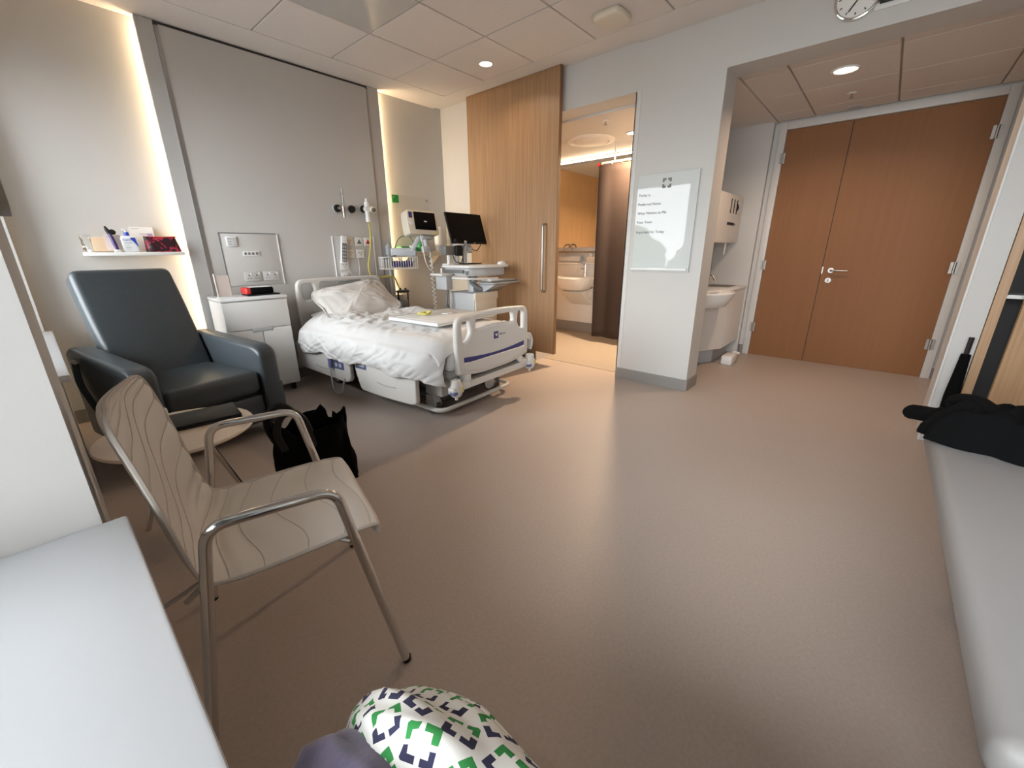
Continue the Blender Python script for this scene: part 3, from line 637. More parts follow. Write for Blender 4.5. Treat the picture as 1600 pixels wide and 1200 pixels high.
# near side rails, lowered
rr1 = rnd([(-0.02,0.40),(-0.02,0.165),(-0.45,0.150),(-0.80,0.135),(-0.885,0.165),(-0.885,0.335),(-0.86,0.40)],[0.03,0.05,0.2,0.1,0.05,0.05,0.03],5)
rr2 = rnd([(-0.945,0.40),(-0.95,0.32),(-0.99,0.18),(-1.02,0.115),(-1.35,0.108),(-1.645,0.118),(-1.70,0.14),(-1.71,0.40)],[0.03,0.05,0.05,0.04,0.2,0.02,0.02,0.03],5)
Mx = lambda s: Matrix.Rotation(R(90),4,'Z')
for nm, poly in (('side_rail',rr1),('side_rail',rr2)):
    for s in (-1,1):
        o = plate(poly,[],0.020,0.012,nm,BEDW,bed,Matrix.Translation((s*0.54,0,0)) @ Matrix.Rotation(R(90),4,'Z'))
        if s < 0:
            if poly is rr1:
                build(MB().box(-0.564,-0.559,-0.80,-0.655,0.245,0.365,0.002), 'control_pad', BLUEG, o)
                mk = MB()
                for a in range(2):
                    for c in range(2): mk.box(-0.566,-0.564,-0.77+a*0.06,-0.735+a*0.06,0.265+c*0.045,0.295+c*0.045)
                build(mk, 'pad_symbols', GREYL, o, smooth=0)
            else:
                build(MB().box(-0.564,-0.559,-1.12,-0.985,0.30,0.365,0.002), 'control_pad', BLUEG, o)
                build(MB().box(-0.566,-0.564,-1.10,-1.005,0.32,0.345), 'pad_symbols', GREYL, o, smooth=0)
            build(MB().tube(catmull([(-0.562,-0.35 if poly is rr1 else -1.25,0.225),(-0.563,-0.46 if poly is rr1 else -1.35,0.215),(-0.562,-0.56 if poly is rr1 else -1.48,0.222)]),0.004,n=6), 'groove', BEDG, o)
for s in (-1,1):
    for y in (-0.45,-1.35): build(MB().box(*sorted((s*0.43,s*0.525)),y-0.03,y+0.03,0.30,0.33,0.004), 'rail_arm', BEDG, bed)
build(MB().tube(fillet([(-0.46,-0.05,0.47),(-0.50,-0.06,0.47),(-0.55,-0.12,0.46),(-0.55,-0.22,0.455)],0.03),0.014,n=8), 'push_grip', BEDW, bed)
# handset on its cord
hs = build(MB().box(-0.592,-0.572,-0.655,-0.605,0.245,0.375,0.010,3), 'hand_control', BLUEG, bed)
build(MB().tube(catmull([(-0.585,-0.63,0.245),(-0.59,-0.64,0.14),(-0.595,-0.66,0.06),(-0.59,-0.72,0.03),(-0.585,-0.79,0.06),(-0.58,-0.80,0.13),(-0.56,-0.79,0.18)],7),[0.010]*7*6+[0.010],n=8) if False else MB().tube(catmull([(-0.585,-0.63,0.25),(-0.592,-0.64,0.14),(-0.600,-0.665,0.065),(-0.598,-0.72,0.035),(-0.590,-0.785,0.06),(-0.580,-0.80,0.13),(-0.56,-0.79,0.17)],7),0.008,n=8), 'handset_cord', BEDG, bed)

# ------------------------------------------------------------------ bedding
def bw(x, y, z): return BO + Matrix.Rotation(TH,3,'Z') @ Vector((x,y,z))
def wrinkle(x, y, s):
    p = Vector((x*3.0+s, y*2.2, 0.3))
    a = noise.fractal(p,1.0,2.0,3)*0.020
    r = 1-abs(noise.noise(Vector((x*4+y*2.5+s, y*4.5-x*2.0, 1.7))))*2.2
    r2_ = 1-abs(noise.noise(Vector((x*7-y*3.5+s, y*7+x*3, 4.2))))*2.6
    r3 = 1-abs(noise.noise(Vector((x*9+y*6+s, y*3.5-x*9, 9.1))))*3.2
    return a + max(0,r)**2*0.018 + max(0,r2_)**3*0.014 + max(0,r3)**2*0.008
def duvet(u, v):
    # u across (near hem -> far hem), v along (head -> foot)
    y = -0.20 - 1.745*v
    L1 = 0.27; Wt = 0.92; L2 = 0.24; tot = L1+Wt+L2
    d = u*tot; r = 0.085
    top = 0.600
    hemw = 0.010*math.sin(y*9.0)+0.008*math.sin(y*23+1.0)+0.025*noise.noise(Vector((y*3,0,0)))
    if d < L1:
        q = d/L1; z = (0.345+hemw)*(1-q)+(top-r)*q; x = -0.575-0.020*math.sin(q*math.pi)
        fold = 0.012*math.sin(y*15+3*math.sin(y*3))*(1-q)**0.7 + 0.016*noise.noise(Vector((y*7+q*1.5,q*1.2,3))) - 0.018*max(0,1-abs(noise.noise(Vector((y*6-q*2.2,q*0.8,7))))*4)*(0.3+0.7*math.exp(-((y+0.6)/0.5)**2)) - 0.010*max(0,1-abs(noise.noise(Vector((y*11+q*3,q*1.5,17))))*4)
        x += fold; n = 0
        if q > 0.75:
            t = (q-0.75)/0.25; z += 0.02*t
    elif d < L1+Wt:
        q = (d-L1)/Wt; x = -0.56+1.10*q
        e = min(q,1-q)*Wt; sh = min(1.0,e/0.11); z = top-r+0.02 + (r-0.02)*math.sin(sh*math.pi/2)
        z += 0.018*math.sin(q*math.pi) + wrinkle(x,y,0.0)*(0.45+0.95*math.exp(-((y+0.55)/0.42)**2)+0.2*q)*sh
    else:
        q = (d-L1-Wt)/L2; x = 0.54+0.03*math.sin(q*3); z = (top-r)*(1-q)+(0.36+hemw)*q; x += 0.012*math.sin(y*15)*q
    # head end: rolls up towards the pillow; foot end tucks in
    z += 0.02*math.exp(-((y+0.36)/0.10)**2)*max(0,1-abs(x)/0.7)
    if v > 0.9:
        k = (v-0.9)/0.1
        if d < L1: z -= 0.050*math.sin(k*math.pi*0.5)*(1-d/L1); x += 0.10*k*k
        elif d < L1+Wt: z -= 0.10*k**3
    p = bw(x,y,z)
    return p
dv = thing('duvet', 'rumpled white bedspread hanging over the near side of the bed', 'bedspread', bw(0,-1.1,0.56), TH)
build(MB().grid(duvet,120,150), 'cover', LINEN, dv, True, smooth=180, recalc=False, solid=0.014, soff=-1.0, subsurf=1)
def pillow(u, v):
    a = 2*math.pi*u; b = math.pi*(v-0.5)
    c, s = math.cos(a), math.sin(a); e = 0.42
    X = math.copysign(abs(c)**e,c)*math.cos(b)**0.55; Y_ = math.copysign(abs(s)**e,s)*math.cos(b)**0.55; Zz = math.sin(b)
    w, h, t = 0.395, 0.27, 0.10
    edge = max(abs(X),abs(Y_)); thick = (1-edge**3.2)*0.92+0.06
    n = noise.fractal(Vector((X*2.2,Y_*2.0,Zz+5)),1.0,2.0,3)*0.020 + max(0,1-abs(noise.noise(Vector((X*3+Y_*2,Y_*4-X,8+Zz))))*2.4)**2*0.018
    return Vector((X*w*(1-0.05*(1-abs(Y_))), Y_*h*(1-0.07*(1-abs(X))), t*thick*Zz*1.0 + n*(1 if Zz>0 else 0.2)))
pl_ = thing('pillow', 'white creased pillow propped against the headboard', 'pillow', bw(-0.01,-0.27,0.60), TH)
PM = wm(bed) @ Matrix.Translation((-0.01,-0.275,0.735)) @ Matrix.Rotation(R(4),4,'Z') @ Matrix.Rotation(R(35),4,'X') @ Matrix.Rotation(R(-8),4,'Y')
build(MB().grid(lambda u,v: PM @ pillow(u,v),64,40,True), 'pillow_case', PILLOWM, pl_, True, smooth=180)
PM2 = wm(bed) @ Matrix.Translation((0.0,-0.28,0.605)) @ Matrix.Rotation(R(8),4,'X')
p2_ = thing('pillow', 'flatter white pillow underneath, half hidden by the bedspread', 'pillow', bw(0,-0.30,0.55), TH)
build(MB().grid(lambda u,v: PM2 @ Vector((pillow(u,v).x*1.12, pillow(u,v).y*0.9, pillow(u,v).z*0.55)),56,30,True), 'pillow_case', PILLOWM, p2_, True, smooth=180)
# over-bed tray board and what lies on it
tr_ = thing('bed_tray', 'flat white tray board lying on the bed', 'tray', bw(0.08,-1.36,0.655), TH)
build(MB().box(-0.345,0.345,-0.295,0.295,0.0,0.028,0.010,3), 'board', WHITEG, tr_)
build(MB().box(-0.30,0.30,-0.25,0.25,0.0275,0.0295,0.001), 'inlay', WHITEP, tr_)
yt = thing('yellow_strap', 'coiled pale yellow strap on the tray board', 'strap', bw(-0.02,-1.24,0.685), TH)
build(MB().tube([(0.055*math.cos(a)*(1+0.12*math.sin(3*a)), 0.04*math.sin(a)+0.006*math.sin(2*a), 0.014+0.007*math.sin(a*2.3)) for a in [k*0.3 for k in range(40)]],0.011,n=8,sy=0.6), 'strap', YELP, yt)
cd = thing('id_card', 'small white and pink card lying on the tray board', 'card', bw(0.17,-1.34,0.6846), TH+R(6))
build(MB().box(-0.06,0.06,-0.035,0.035,0,0.004,0.001), 'card', PAPER, cd); build(MB().box(0.0,0.055,-0.028,0.028,0.004,0.0046), 'print', PINKP, cd, smooth=0)

# ================================================================== BEDSIDE CABINET
X0, X1, Y0, Y1 = 0.93, 1.42, 3.83, 4.165
cb = thing('bedside_cabinet', 'white bedside cabinet on castors beside the bed', 'cabinet', ((X0+X1)/2,(Y0+Y1)/2,0))
build(MB().box(X0,X1,Y0+0.018,Y1,0.065,0.822,0.004), 'body', WHITEP, cb, True)
build(MB().box(X0-0.004,X1+0.004,Y0-0.004,Y1,0.826,0.852,0.006), 'top', WHITEG, cb, True)
dr = build(MB().box(X0+0.002,X1-0.002,Y0,Y0+0.017,0.592,0.818,0.004), 'drawer', WHITEP, cb, True)
build(MB().box(1.11,1.27,Y0-0.004,Y0+0.004,0.566,0.600,0.010,3), 'handle', GREYL, dr, True)
build(MB().box(1.12,1.26,Y0-0.0055,Y0-0.0035,0.572,0.590), 'handle_recess', GREYP, dr, True, smooth=0)
build(MB().box(X0+0.002,1.184,Y0,Y0+0.017,0.075,0.586,0.004), 'cupboard_door', WHITEP, cb, True)
build(MB().box(1.188,X1-0.002,Y0,Y0+0.017,0.075,0.586,0.004), 'cupboard_door', WHITEP, cb, True)
for x in (X0+0.05,X1-0.05):
    for y in (Y0+0.05,Y1-0.05): build(MB().cyl((x-0.012,y,0.028),(x+0.012,y,0.028),0.028,n=16).box(x-0.016,x+0.016,y-0.014,y+0.014,0.04,0.066), 'castor', BLACK, cb, True)
sh = thing('sign_holder', 'small clear acrylic stand with a blank card on the bedside cabinet', 'stand', (0.985,3.93,0.852))
build(MB().box(0.935,1.055,3.865,3.945,0.852,0.862,0.003), 'base', WHITEG, sh, True)
M = frame((0.945,3.905,0.862),(1,0,0),(-0.02,0.05,1))
build(MB().box(0,0.10,0.0,0.175,-0.002,0.002,0,1,M), 'sheet', THINC, sh, True, smooth=0)
build(MB().box(0.006,0.096,0.004,0.165,-0.0045,-0.0025,0,1,M), 'card', PINKP, sh, True, smooth=0)
build(MB().box(-0.004,0.004,0.0,0.178,-0.004,0.004,0.001,1,M), 'edge', WHITEG, sh, True)
pc = thing('zip_case', 'black case with a red end and a paper slip on the bedside cabinet', 'case', (1.24,3.98,0.852))
M = Matrix.Translation((1.245,3.975,0.864)) @ Matrix.Rotation(R(4),4,'Z')
c_ = build(MB().box(-0.075,0.115,-0.06,0.06,0,0.055,0.016,3,M), 'case', BLACKF, pc, True)
build(MB().box(-0.105,-0.062,-0.0605,0.0605,0.001,0.056,0.014,3,M), 'red_end', RED, c_, True)
build(MB().box(-0.06,0.10,-0.045,0.055,0.0545,0.057,0,1,M @ Matrix.Rotation(R(-5),4,'Z')), 'paper_slip', PAPER, c_, True, smooth=0)
tb = thing('tablet', 'thin black tablet under the zip case', 'tablet', (1.27,3.98,0.852))
build(MB().box(1.15,1.40,3.90,4.06,0.8525,0.8635,0.004), 'slab', BLACK, tb, True)

# ================================================================== RECLINER
rc = thing('recliner', 'slate blue vinyl recliner chair below the toiletries shelf', 'armchair', (0.50,3.36,0), R(12))
def cushion(mb, x0,x1,y0,y1,z0,z1,b,M=None): return mb.box(x0,x1,y0,y1,z0,z1,b,5,M)
BM = Matrix.Translation((0,0.10,0.40)) @ Matrix.Rotation(R(-24),4,'X')
back = MB().prism(rnd([(-0.265,0.0),(0.265,0.0),(0.268,0.5),(0.262,0.775),(-0.262,0.775),(-0.268,0.5)],[0.03,0.03,0.1,0.05,0.05,0.1],4),'y',0.0,0.14,0.035,4,BM)
build(back, 'backrest', SLATE, rc, smooth=60)
seat = MB(); seat.box(-0.268,0.268,-0.455,0.20,0.305,0.455,0.045,5)
build(seat, 'seat_cushion', SLATE, rc, smooth=60)
for s in (-1,1):
    ap_ = [(-0.475,0.08),(0.40,0.08),(0.42,0.50),(0.43,0.62),(0.36,0.655),(-0.40,0.615),(-0.475,0.575)]
    a_ = build(MB().prism(rnd(ap_,[0.02,0.04,0.05,0.05,0.06,0.07,0.06],4),'x',*sorted((s*0.272,s*0.392)),0.028,4), 'armrest', SLATE, rc, smooth=60)
    build(MB().box(*sorted((s*0.274,s*0.39)),-0.479,-0.470,0.085,0.36,0.004), 'arm_panel', SLATED, a_)
build(MB().box(-0.266,0.266,-0.448,-0.40,0.10,0.292,0.015,3), 'footrest_panel', SLATED, rc)
build(MB().box(-0.27,0.27,-0.40,0.36,0.10,0.30), 'base', SLATED, rc, smooth=0)
build(MB().tube([(-0.395,0.20,0.585),(-0.42,0.19,0.60),(-0.43,0.12,0.60)],0.010,n=8), 'lever', STEEL, rc)
build(MB().tube(catmull([(-0.40,0.25,0.585),(-0.43,0.15,0.46),(-0.415,0.05,0.30),(-0.40,0.10,0.2)]),0.016,n=8), 'cable', SLATED, rc)
for x in (-0.30,0.30):
    for y in (-0.36,0.33):
        build(MB().cyl((x-0.014,y,0.04),(x+0.014,y,0.04),0.04,n=18).box(x-0.02,x+0.02,y-0.02,y+0.02,0.05,0.10), 'castor', BLACK, rc)
build(MB().tube([(-0.39,0.10,0.10),(-0.46,0.06,0.085)],0.011,n=8), 'brake_pedal', BLACK, rc)
# ================================================================== SIDE TABLE
st_ = thing('side_table', 'round pale side table between the recliner and the chair', 'table', (0.265,2.13,0))
build(MB().lathe([(0.0,0.462),(0.26,0.462),(0.272,0.466),(0.276,0.473),(0.272,0.480),(0.0,0.480)],(0,0,0),56), 'top', TABLET, st_)
for a in (20,140,260):
    d = Vector((math.cos(R(a)),math.sin(R(a)),0))
    build(MB().tube([d*0.07+Vector((0,0,0.462)), d*0.235+Vector((0,0,0.0))],[0.013,0.011],n=12), 'leg', CHROME, st_)
t = thing('laptop', 'closed black laptop on the round side table', 'laptop', (0.34,2.20,0.4805), R(-6))
build(MB().box(-0.165,0.165,-0.10,0.10,0,0.010,0.004), 'base', BLACK, t); build(MB().box(-0.165,0.165,-0.10,0.10,0.0105,0.019,0.004), 'lid', BLACK, t)
t = thing('tissue_box', 'white paper box behind the chair back on the side table', 'box', (0.185,2.135,0.4805), R(10))
build(MB().box(-0.05,0.05,-0.055,0.055,0,0.115,0.004), 'carton', PAPER, t); build(MB().box(-0.03,0.03,-0.015,0.015,0.115,0.1165), 'slot', PINKP, t, smooth=0)

# ================================================================== CHAIR (local: x forward, y to its left/far side)
CD = math.atan2(-0.262,0.965)
chair = thing('visitor_chair', 'taupe quilted visitor chair with a chrome tube frame', 'chair', (0.30,1.235,0), CD)
iC = wm(chair).inverted()
def shell(u, v, off=0.0):
    """one piece shell: u across (-1..1), v along the profile from seat front to back top"""
    prof = SHP; k = v*(len(prof)-1); i = min(int(k), len(prof)-2); f = k-i
    a, b = prof[i], prof[i+1]; x = a[0]*(1-f)+b[0]*f; z = a[1]*(1-f)+b[1]*f; hw = a[2]*(1-f)+b[2]*f; dish = a[3]*(1-f)+b[3]*f
    t = Vector((b[0]-a[0],0,b[1]-a[1])).normalized(); n = Vector((-t.z,0,t.x))
    if n.z < 0 and abs(n.z) > abs(n.x): n = -n
    p = Vector((x, u*hw, z)) + n*(dish*u*u+off)
    return p
raw = [(0.275,0.415,0.215,0.0),(0.268,0.452,0.225,0.004),(0.235,0.468,0.235,0.010),(0.10,0.462,0.245,0.014),(-0.05,0.450,0.245,0.018),(-0.135,0.452,0.240,0.022),(-0.168,0.485,0.235,0.030),(-0.186,0.545,0.228,0.034),(-0.204,0.66,0.224,0.034),(-0.222,0.77,0.220,0.032),(-0.234,0.845,0.212,0.028),(-0.239,0.874,0.190,0.024),(-0.241,0.885,0.150,0.022)]
cm = catmull([(r_[0],r_[1],r_[2]) for r_ in raw],12); cd2 = catmull([(r_[3],0,0) for r_ in raw],12)
SHP = [(c.x,c.y,c.z,d.x) for c,d in zip(cm,cd2)]
NP = len(SHP)
def profn(i):
    a = SHP[max(0,i-1)]; b = SHP[min(NP-1,i+1)]; t = Vector((b[0]-a[0],0,b[1]-a[1])).normalized(); return Vector((t.z,0,-t.x))*-1
def sv(i, u, off):
    q = SHP[i]; n = profn(i)
    if n.z < 0: n = -n
    if n.x < 0 and abs(n.z) < 0.35: n = -n
    return Vector((q[0],u*q[2],q[1])) + n*(q[3]*u*u+off)
def seat_seam(k,u): return 2*(12+k*4+1.3*math.sin(u*3.0+k*0.4))
def back_seam(k,u):
    s_ = (0.97-u)/1.94
    return 2*(40+k*4.6+9.0/(1+math.exp((s_-0.45)*18))+7.0*max(0,0.45-s_)-1.5*(1-s_)-3.5)
def puff(i,u):
    if i < 2*11: d = 1.0
    S = [seat_seam(k,u) for k in range(6)]+[back_seam(k,u) for k in range(-2,9) if back_seam(k,u) > seat_seam(5,u)+5]
    d = min(abs(i-q) for q in S)
    return 0.0050*(1-math.exp(-(d/2.6)**2))-0.0050
def shell_mesh():
    mb = MB(); nu = 48; rows = []
    vs = []
    for off, sgn in ((0.0,1),(-0.026,-1)):
        for i in range(NP):
            for j in range(nu+1):
                u = -1+2*j/nu; e = 1-abs(u)**8
                o_ = off if off == 0.0 else off*(0.35+0.65*e)
                vs.append(sv(i,u,(-0.008*(abs(u)**8)+puff(i,u) if off == 0 else 0)+o_))
    w = nu+1; fs = []; m = NP*w
    for i in range(NP-1):
        for j in range(nu):
            fs.append((i*w+j,i*w+j+1,(i+1)*w+j+1,(i+1)*w+j)); fs.append((m+i*w+j,m+(i+1)*w+j,m+(i+1)*w+j+1,m+i*w+j+1))
    for i in range(NP-1):
        fs.append((i*w,(i+1)*w,m+(i+1)*w,m+i*w)); fs.append((i*w+nu,m+i*w+nu,m+(i+1)*w+nu,(i+1)*w+nu))
    for j in range(nu):
        fs.append((j,m+j,m+j+1,j+1)); k = (NP-1)*w; fs.append((k+j,k+j+1,m+k+j+1,m+k+j))
    return mb.add(vs,fs)
build(shell_mesh(), 'upholstered_shell', TAUPE, chair, smooth=70)
def sE(u): return -0.0046-0.008*abs(u)**8
# stitched seams: across the seat in gentle curves, and sweeping up the back
def seam(pts, name='seam'): build(MB().tube(pts,0.0016,n=5), name, STITCH, chair)
for k in range(6):
    pts = []
    for j in range(25):
        u = -0.97+1.94*j/24; f = seat_seam(k,u)
        i0 = max(0,min(NP-2,int(f))); fr_ = f-i0
        pts.append(sv(i0,u,sE(u))*(1-fr_)+sv(i0+1,u,sE(u))*fr_)
    seam(pts)
i_b0 = 40
for k in range(7):
    pts = []
    for j in range(30):
        s_ = j/29; u = 0.97-1.94*s_
        f = back_seam(k,u)
        f = max(68,min(NP-2.01,f)); i0 = int(f); fr_ = f-i0
        pts.append(sv(i0,u,sE(u))*(1-fr_)+sv(i0+1,u,sE(u))*fr_)
    seam(pts)
bd = [sv(i,-1,-0.012) for i in range(3,NP)]+[sv(NP-1,-1+2*j/8,-0.012) for j in range(1,8)]+[sv(i,1,-0.012) for i in range(NP-1,1,-1)]
build(MB().tube(bd,0.0055,n=6), 'piping', STITCH, chair)
def CW(x,y,z): return iC @ Vector((x,y,z))
for nm, rf_, ra, fa, ff in (('near',(0.012,0.985,0),(0.116,0.956,0.655),(0.363,0.890,0.655),(0.489,0.869,0)),('far',(0.165,1.595,0),(0.270,1.565,0.655),(0.517,1.499,0.655),(0.643,1.478,0))):
    lp = fillet([rf_,ra,fa,ff],0.045,6)
    build(MB().tube([CW(*p) for p in lp],0.0125,n=14), 'arm_frame', CHROME, chair)
    for p in (rf_,ff): q = CW(*p); build(MB().cyl(q+Vector((0,0,0.0)),q+Vector((0,0,0.012)),0.014,n=12), 'glide', BLACK, chair)
# under seat cross tubes linking both side frames to the shell
def lerp3(a,b,t): return Vector(a)*(1-t)+Vector(b)*t
n1 = CW(*lerp3((0.363,0.890,0.655),(0.489,0.869,0),0.42)); f1 = CW(*lerp3((0.517,1.499,0.655),(0.643,1.478,0),0.42))
n2 = CW(*lerp3((0.116,0.956,0.655),(0.012,0.985,0),0.45)); f2 = CW(*lerp3((0.270,1.565,0.655),(0.165,1.595,0),0.45))
build(MB().tube([n1,f1],0.010,n=10), 'cross_tube', CHROME, chair); build(MB().tube([n2,f2],0.010,n=10), 'cross_tube', CHROME, chair)
for sx in (1,-1):
    for sy_ in (-0.16,0.16): build(MB().tube([(sx*0.13,sy_,0.43),(sx*0.2,sy_,0.376)],0.008,n=8), 'seat_bracket', CHROME, chair)
for s in (-0.14,0.16): build(MB().tube([(-0.245,s,0.372),(-0.15,s,0.412)],0.006,n=8), 'rear_peg', CHROME, chair)

# ================================================================== BLACK TOTE BAG on the floor behind the chair
bg = thing('tote_bag', 'black tote bag standing on the floor behind the chair', 'bag', (0.80,2.12,0), R(-10))
def bagf(u, v):
    a = 2*math.pi*u; c, s = math.cos(a), math.sin(a)
    sx = math.copysign(abs(c)**0.45,c); sy = math.copysign(abs(s)**0.6,s)
    n = noise.noise(Vector((c*2,s*2,v*2.5)))*0.028
    top = 0.045*noise.noise(Vector((c*3+7,s*3,0)))*v + 0.05*max(0,math.sin(a*5))*v**4
    return (0.0+(0.20-0.03*v+n)*sx, (0.115-0.03*v+n)*sy, 0.001+0.33*v+top)
build(MB().grid(bagf,56,18,True).grid(lambda u,v: (lambda p,c: (p[0]*(1-v), p[1]*(1-v), p[2]))(bagf(u,0),0),56,4,True), 'body', BLACKF, bg, smooth=60, solid=0.004)
for k,(x,y,h,tw) in enumerate([(0.05,0.03,0.42,0.05),(0.13,0.0,0.38,-0.03),(-0.02,-0.04,0.34,0.04),(-0.12,0.04,0.33,0.0)]):
    build(MB().prism([(x-0.06,0.12),(x+0.05,0.12),(x+0.045,h-0.09),(x+0.02+tw*0.3,h-0.03),(x-0.005+tw*0.4,h),(x-0.025,h-0.04),(x-0.05,h-0.075)],'y',y-0.006,y+0.006,0.002,1), 'folded_contents', BLACKF, bg, smooth=0)
for y, dx in ((-0.085,0.0),(0.05,-0.02)):
    build(MB().tube(catmull([(-0.15+dx,y,0.26),(-0.175+dx,y-0.01,0.36),(-0.15+dx,y-0.015,0.435),(-0.10+dx,y-0.015,0.455),(-0.055+dx,y-0.01,0.41),(-0.03+dx,y,0.33),(-0.02+dx,y,0.24)],6),0.012,n=8,sy=1.5), 'strap', BLACK, bg)
build(MB().prism([(-0.30,-0.05),(-0.16,-0.09),(-0.15,0.0),(-0.2,0.03)],'z',0.001,0.006), 'tab', BLACKF, bg, smooth=0)

# ================================================================== PATIENT MONITOR on a wall arm
pm = thing('patient_monitor', 'vital signs monitor on a jointed wall arm right of the bed', 'monitor', (2.69,4.185,1.0))
build(MB().cyl((2.685,4.165,0.45),(2.685,4.165,1.28),0.014,n=12).box(2.662,2.708,4.14,YP+0.001,1.16,1.26,0.006).box(2.662,2.708,4.14,YP+0.001,0.55,0.61,0.006), 'wall_rail', GREYP, pm, True)
build(MB().box(-0.005,0.27,-0.03,0.03,-0.045,0.045,0.014,3,Matrix.Translation((2.685,4.115,1.19)) @ Matrix.Rotation(R(-40),4,'Z')), 'lower_arm', GREYL, pm, True)
AM = frame((2.875,3.955,1.20),(0.22,-0.15,0.62),(0,0,1)) 
build(MB().box(-0.02,0.24,-0.03,0.03,-0.022,0.022,0.012,3,frame((2.86,3.96,1.215),(0.05,-0.12,0.20),(0.5,0.6,0.2))), 'upper_arm', GREYL, pm, True)
build(MB().cyl((2.865,3.98,1.14),(2.865,3.98,1.26),0.026,n=16), 'elbow', GREYL, pm, True)
build(MB().tube(catmull([(2.72,4.10,1.22),(2.76,4.06,1.33),(2.83,4.00,1.36),(2.87,3.96,1.30),(2.86,3.98,1.20)],6),0.006,n=6).tube(catmull([(2.87,3.95,1.25),(2.88,3.92,1.16),(2.86,3.95,1.09),(2.80,4.0,1.06),(2.74,4.06,1.12)],6),0.004,n=6), 'cable', GREYD, pm, True)
MM = frame((2.905,3.80,1.49),(0.985,-0.10,-0.02),(0.02,0.20,1))   # screen frame: x right, y up, z towards viewer
hd = build(MB().prism(rnd([(-0.185,-0.125),(0.185,-0.125),(0.19,0.05),(0.18,0.125),(-0.18,0.125),(-0.19,0.05)],0.03,4),'z',-0.13,0.0,0.012,3,MM), 'housing', CREAM, pm, True, smooth=50)
build(MB().box(-0.105,0.155,-0.075,0.105,0.0,0.003,0.002,1,MM), 'screen', SCREEN, hd, True)
build(MB().box(0.01,0.045,0.005,0.018,0.003,0.0036,0,1,MM), 'status_text', WHITEP, hd, True, smooth=0)
build(MB().box(-0.165,-0.125,0.04,0.10,0.0,0.006,0.004,2,MM), 'badge_panel', BLUE, hd, True)
build(MB().cyl((-0.145,-0.01,0.0),(-0.145,-0.01,0.016),0.022,n=18,M=MM), 'knob', WHITEP, hd, True)
build(MB().box(0.09,0.13,-0.105,-0.09,0.0,0.002,0,1,MM).box(0.138,0.165,-0.105,-0.09,0.0,0.002,0,1,MM), 'alarm_label', YELP, hd, True, smooth=0)
build(MB().box(-0.02,0.12,-0.165,-0.125,-0.09,-0.02,0.01,2,MM).cyl((0.03,-0.24,-0.06),(0.03,-0.16,-0.06),0.028,n=16,M=MM).box(-0.03,0.09,-0.30,-0.235,-0.08,-0.03,0.01,2,MM), 'mount', GREYP, pm, True)
build(MB().tube(catmull([MM @ Vector(p) for p in ((-0.06,-0.12,0.01),(-0.07,-0.25,0.03),(-0.06,-0.42,0.03),(-0.01,-0.50,0.02),(0.03,-0.44,0.0),(0.04,-0.30,-0.02))],7),0.005,n=6), 'patient_lead', WHITEP, pm, True)
co = []
for k in range(150):
    a = k*0.55; z = 1.16-0.62*k/150; co.append((2.99+0.016*math.cos(a)+0.03*k/150, 3.82+0.016*math.sin(a), z))
build(MB().tube(co,0.005,n=5), 'coiled_cord', WHITEP, pm, True)
# wire basket below the arm
bk = thing('wire_basket', 'white wire basket of tubing hung below the monitor arm', 'basket', (2.66,4.02,1.0))
bx0,bx1,by0,by1,bz0,bz1 = 2.53,2.90,3.90,4.08,1.02,1.14
BR_ = Matrix.Translation((2.69,4.10,0)) @ Matrix.Rotation(R(-18),4,'Z') @ Matrix.Translation((-2.69,-4.10,0))
rim = MB()
for z in (bz0,bz1): rim.tube([BR_ @ Vector(p) for p in ((bx0,by0,z),(bx1,by0,z),(bx1,by1,z),(bx0,by1,z))],0.004,n=6,closed=True)
build(rim,'rim',WHITEP,bk,True)
for k in range(15):
    x = bx0+(bx1-bx0)*k/14
    build(MB().tube([BR_ @ Vector(p) for p in ((x,by0,bz1),(x,by0,bz0),(x,by1,bz0),(x,by1,bz1))],0.0025,n=5), 'wire', WHITEP, bk, True)
for k in range(1,6):
    y = by0+(by1-by0)*k/6
    build(MB().tube([BR_ @ Vector(p) for p in ((bx0,y,bz1),(bx0,y,bz0),(bx1,y,bz0),(bx1,y,bz1))],0.0025,n=5), 'wire', WHITEP, bk, True)
cf = thing('pressure_cuff', 'folded navy pressure cuff in the wire basket', 'cuff', tuple(BR_ @ Vector((2.74,3.99,1.03))))
def cuf(u,v):
    a=2*math.pi*u; c,s=math.cos(a),math.sin(a)
    n=noise.noise(Vector((c*2,s*2,v*4)))*0.012
    return BR_ @ Vector((2.66+0.20*v+n, 3.99+(0.055+n)*c, 1.068+(0.032+n)*s))
build(MB().grid(cuf,22,14,True), 'cuff', BLUE, cf, True, smooth=60)
build(MB().tube(catmull([BR_ @ Vector(p) for p in ((2.58,3.96,1.12),(2.64,3.94,1.15),(2.70,4.0,1.15),(2.62,4.03,1.13),(2.56,3.99,1.12))],6),0.006,n=6), 'tubing', GREYD, cf, True)

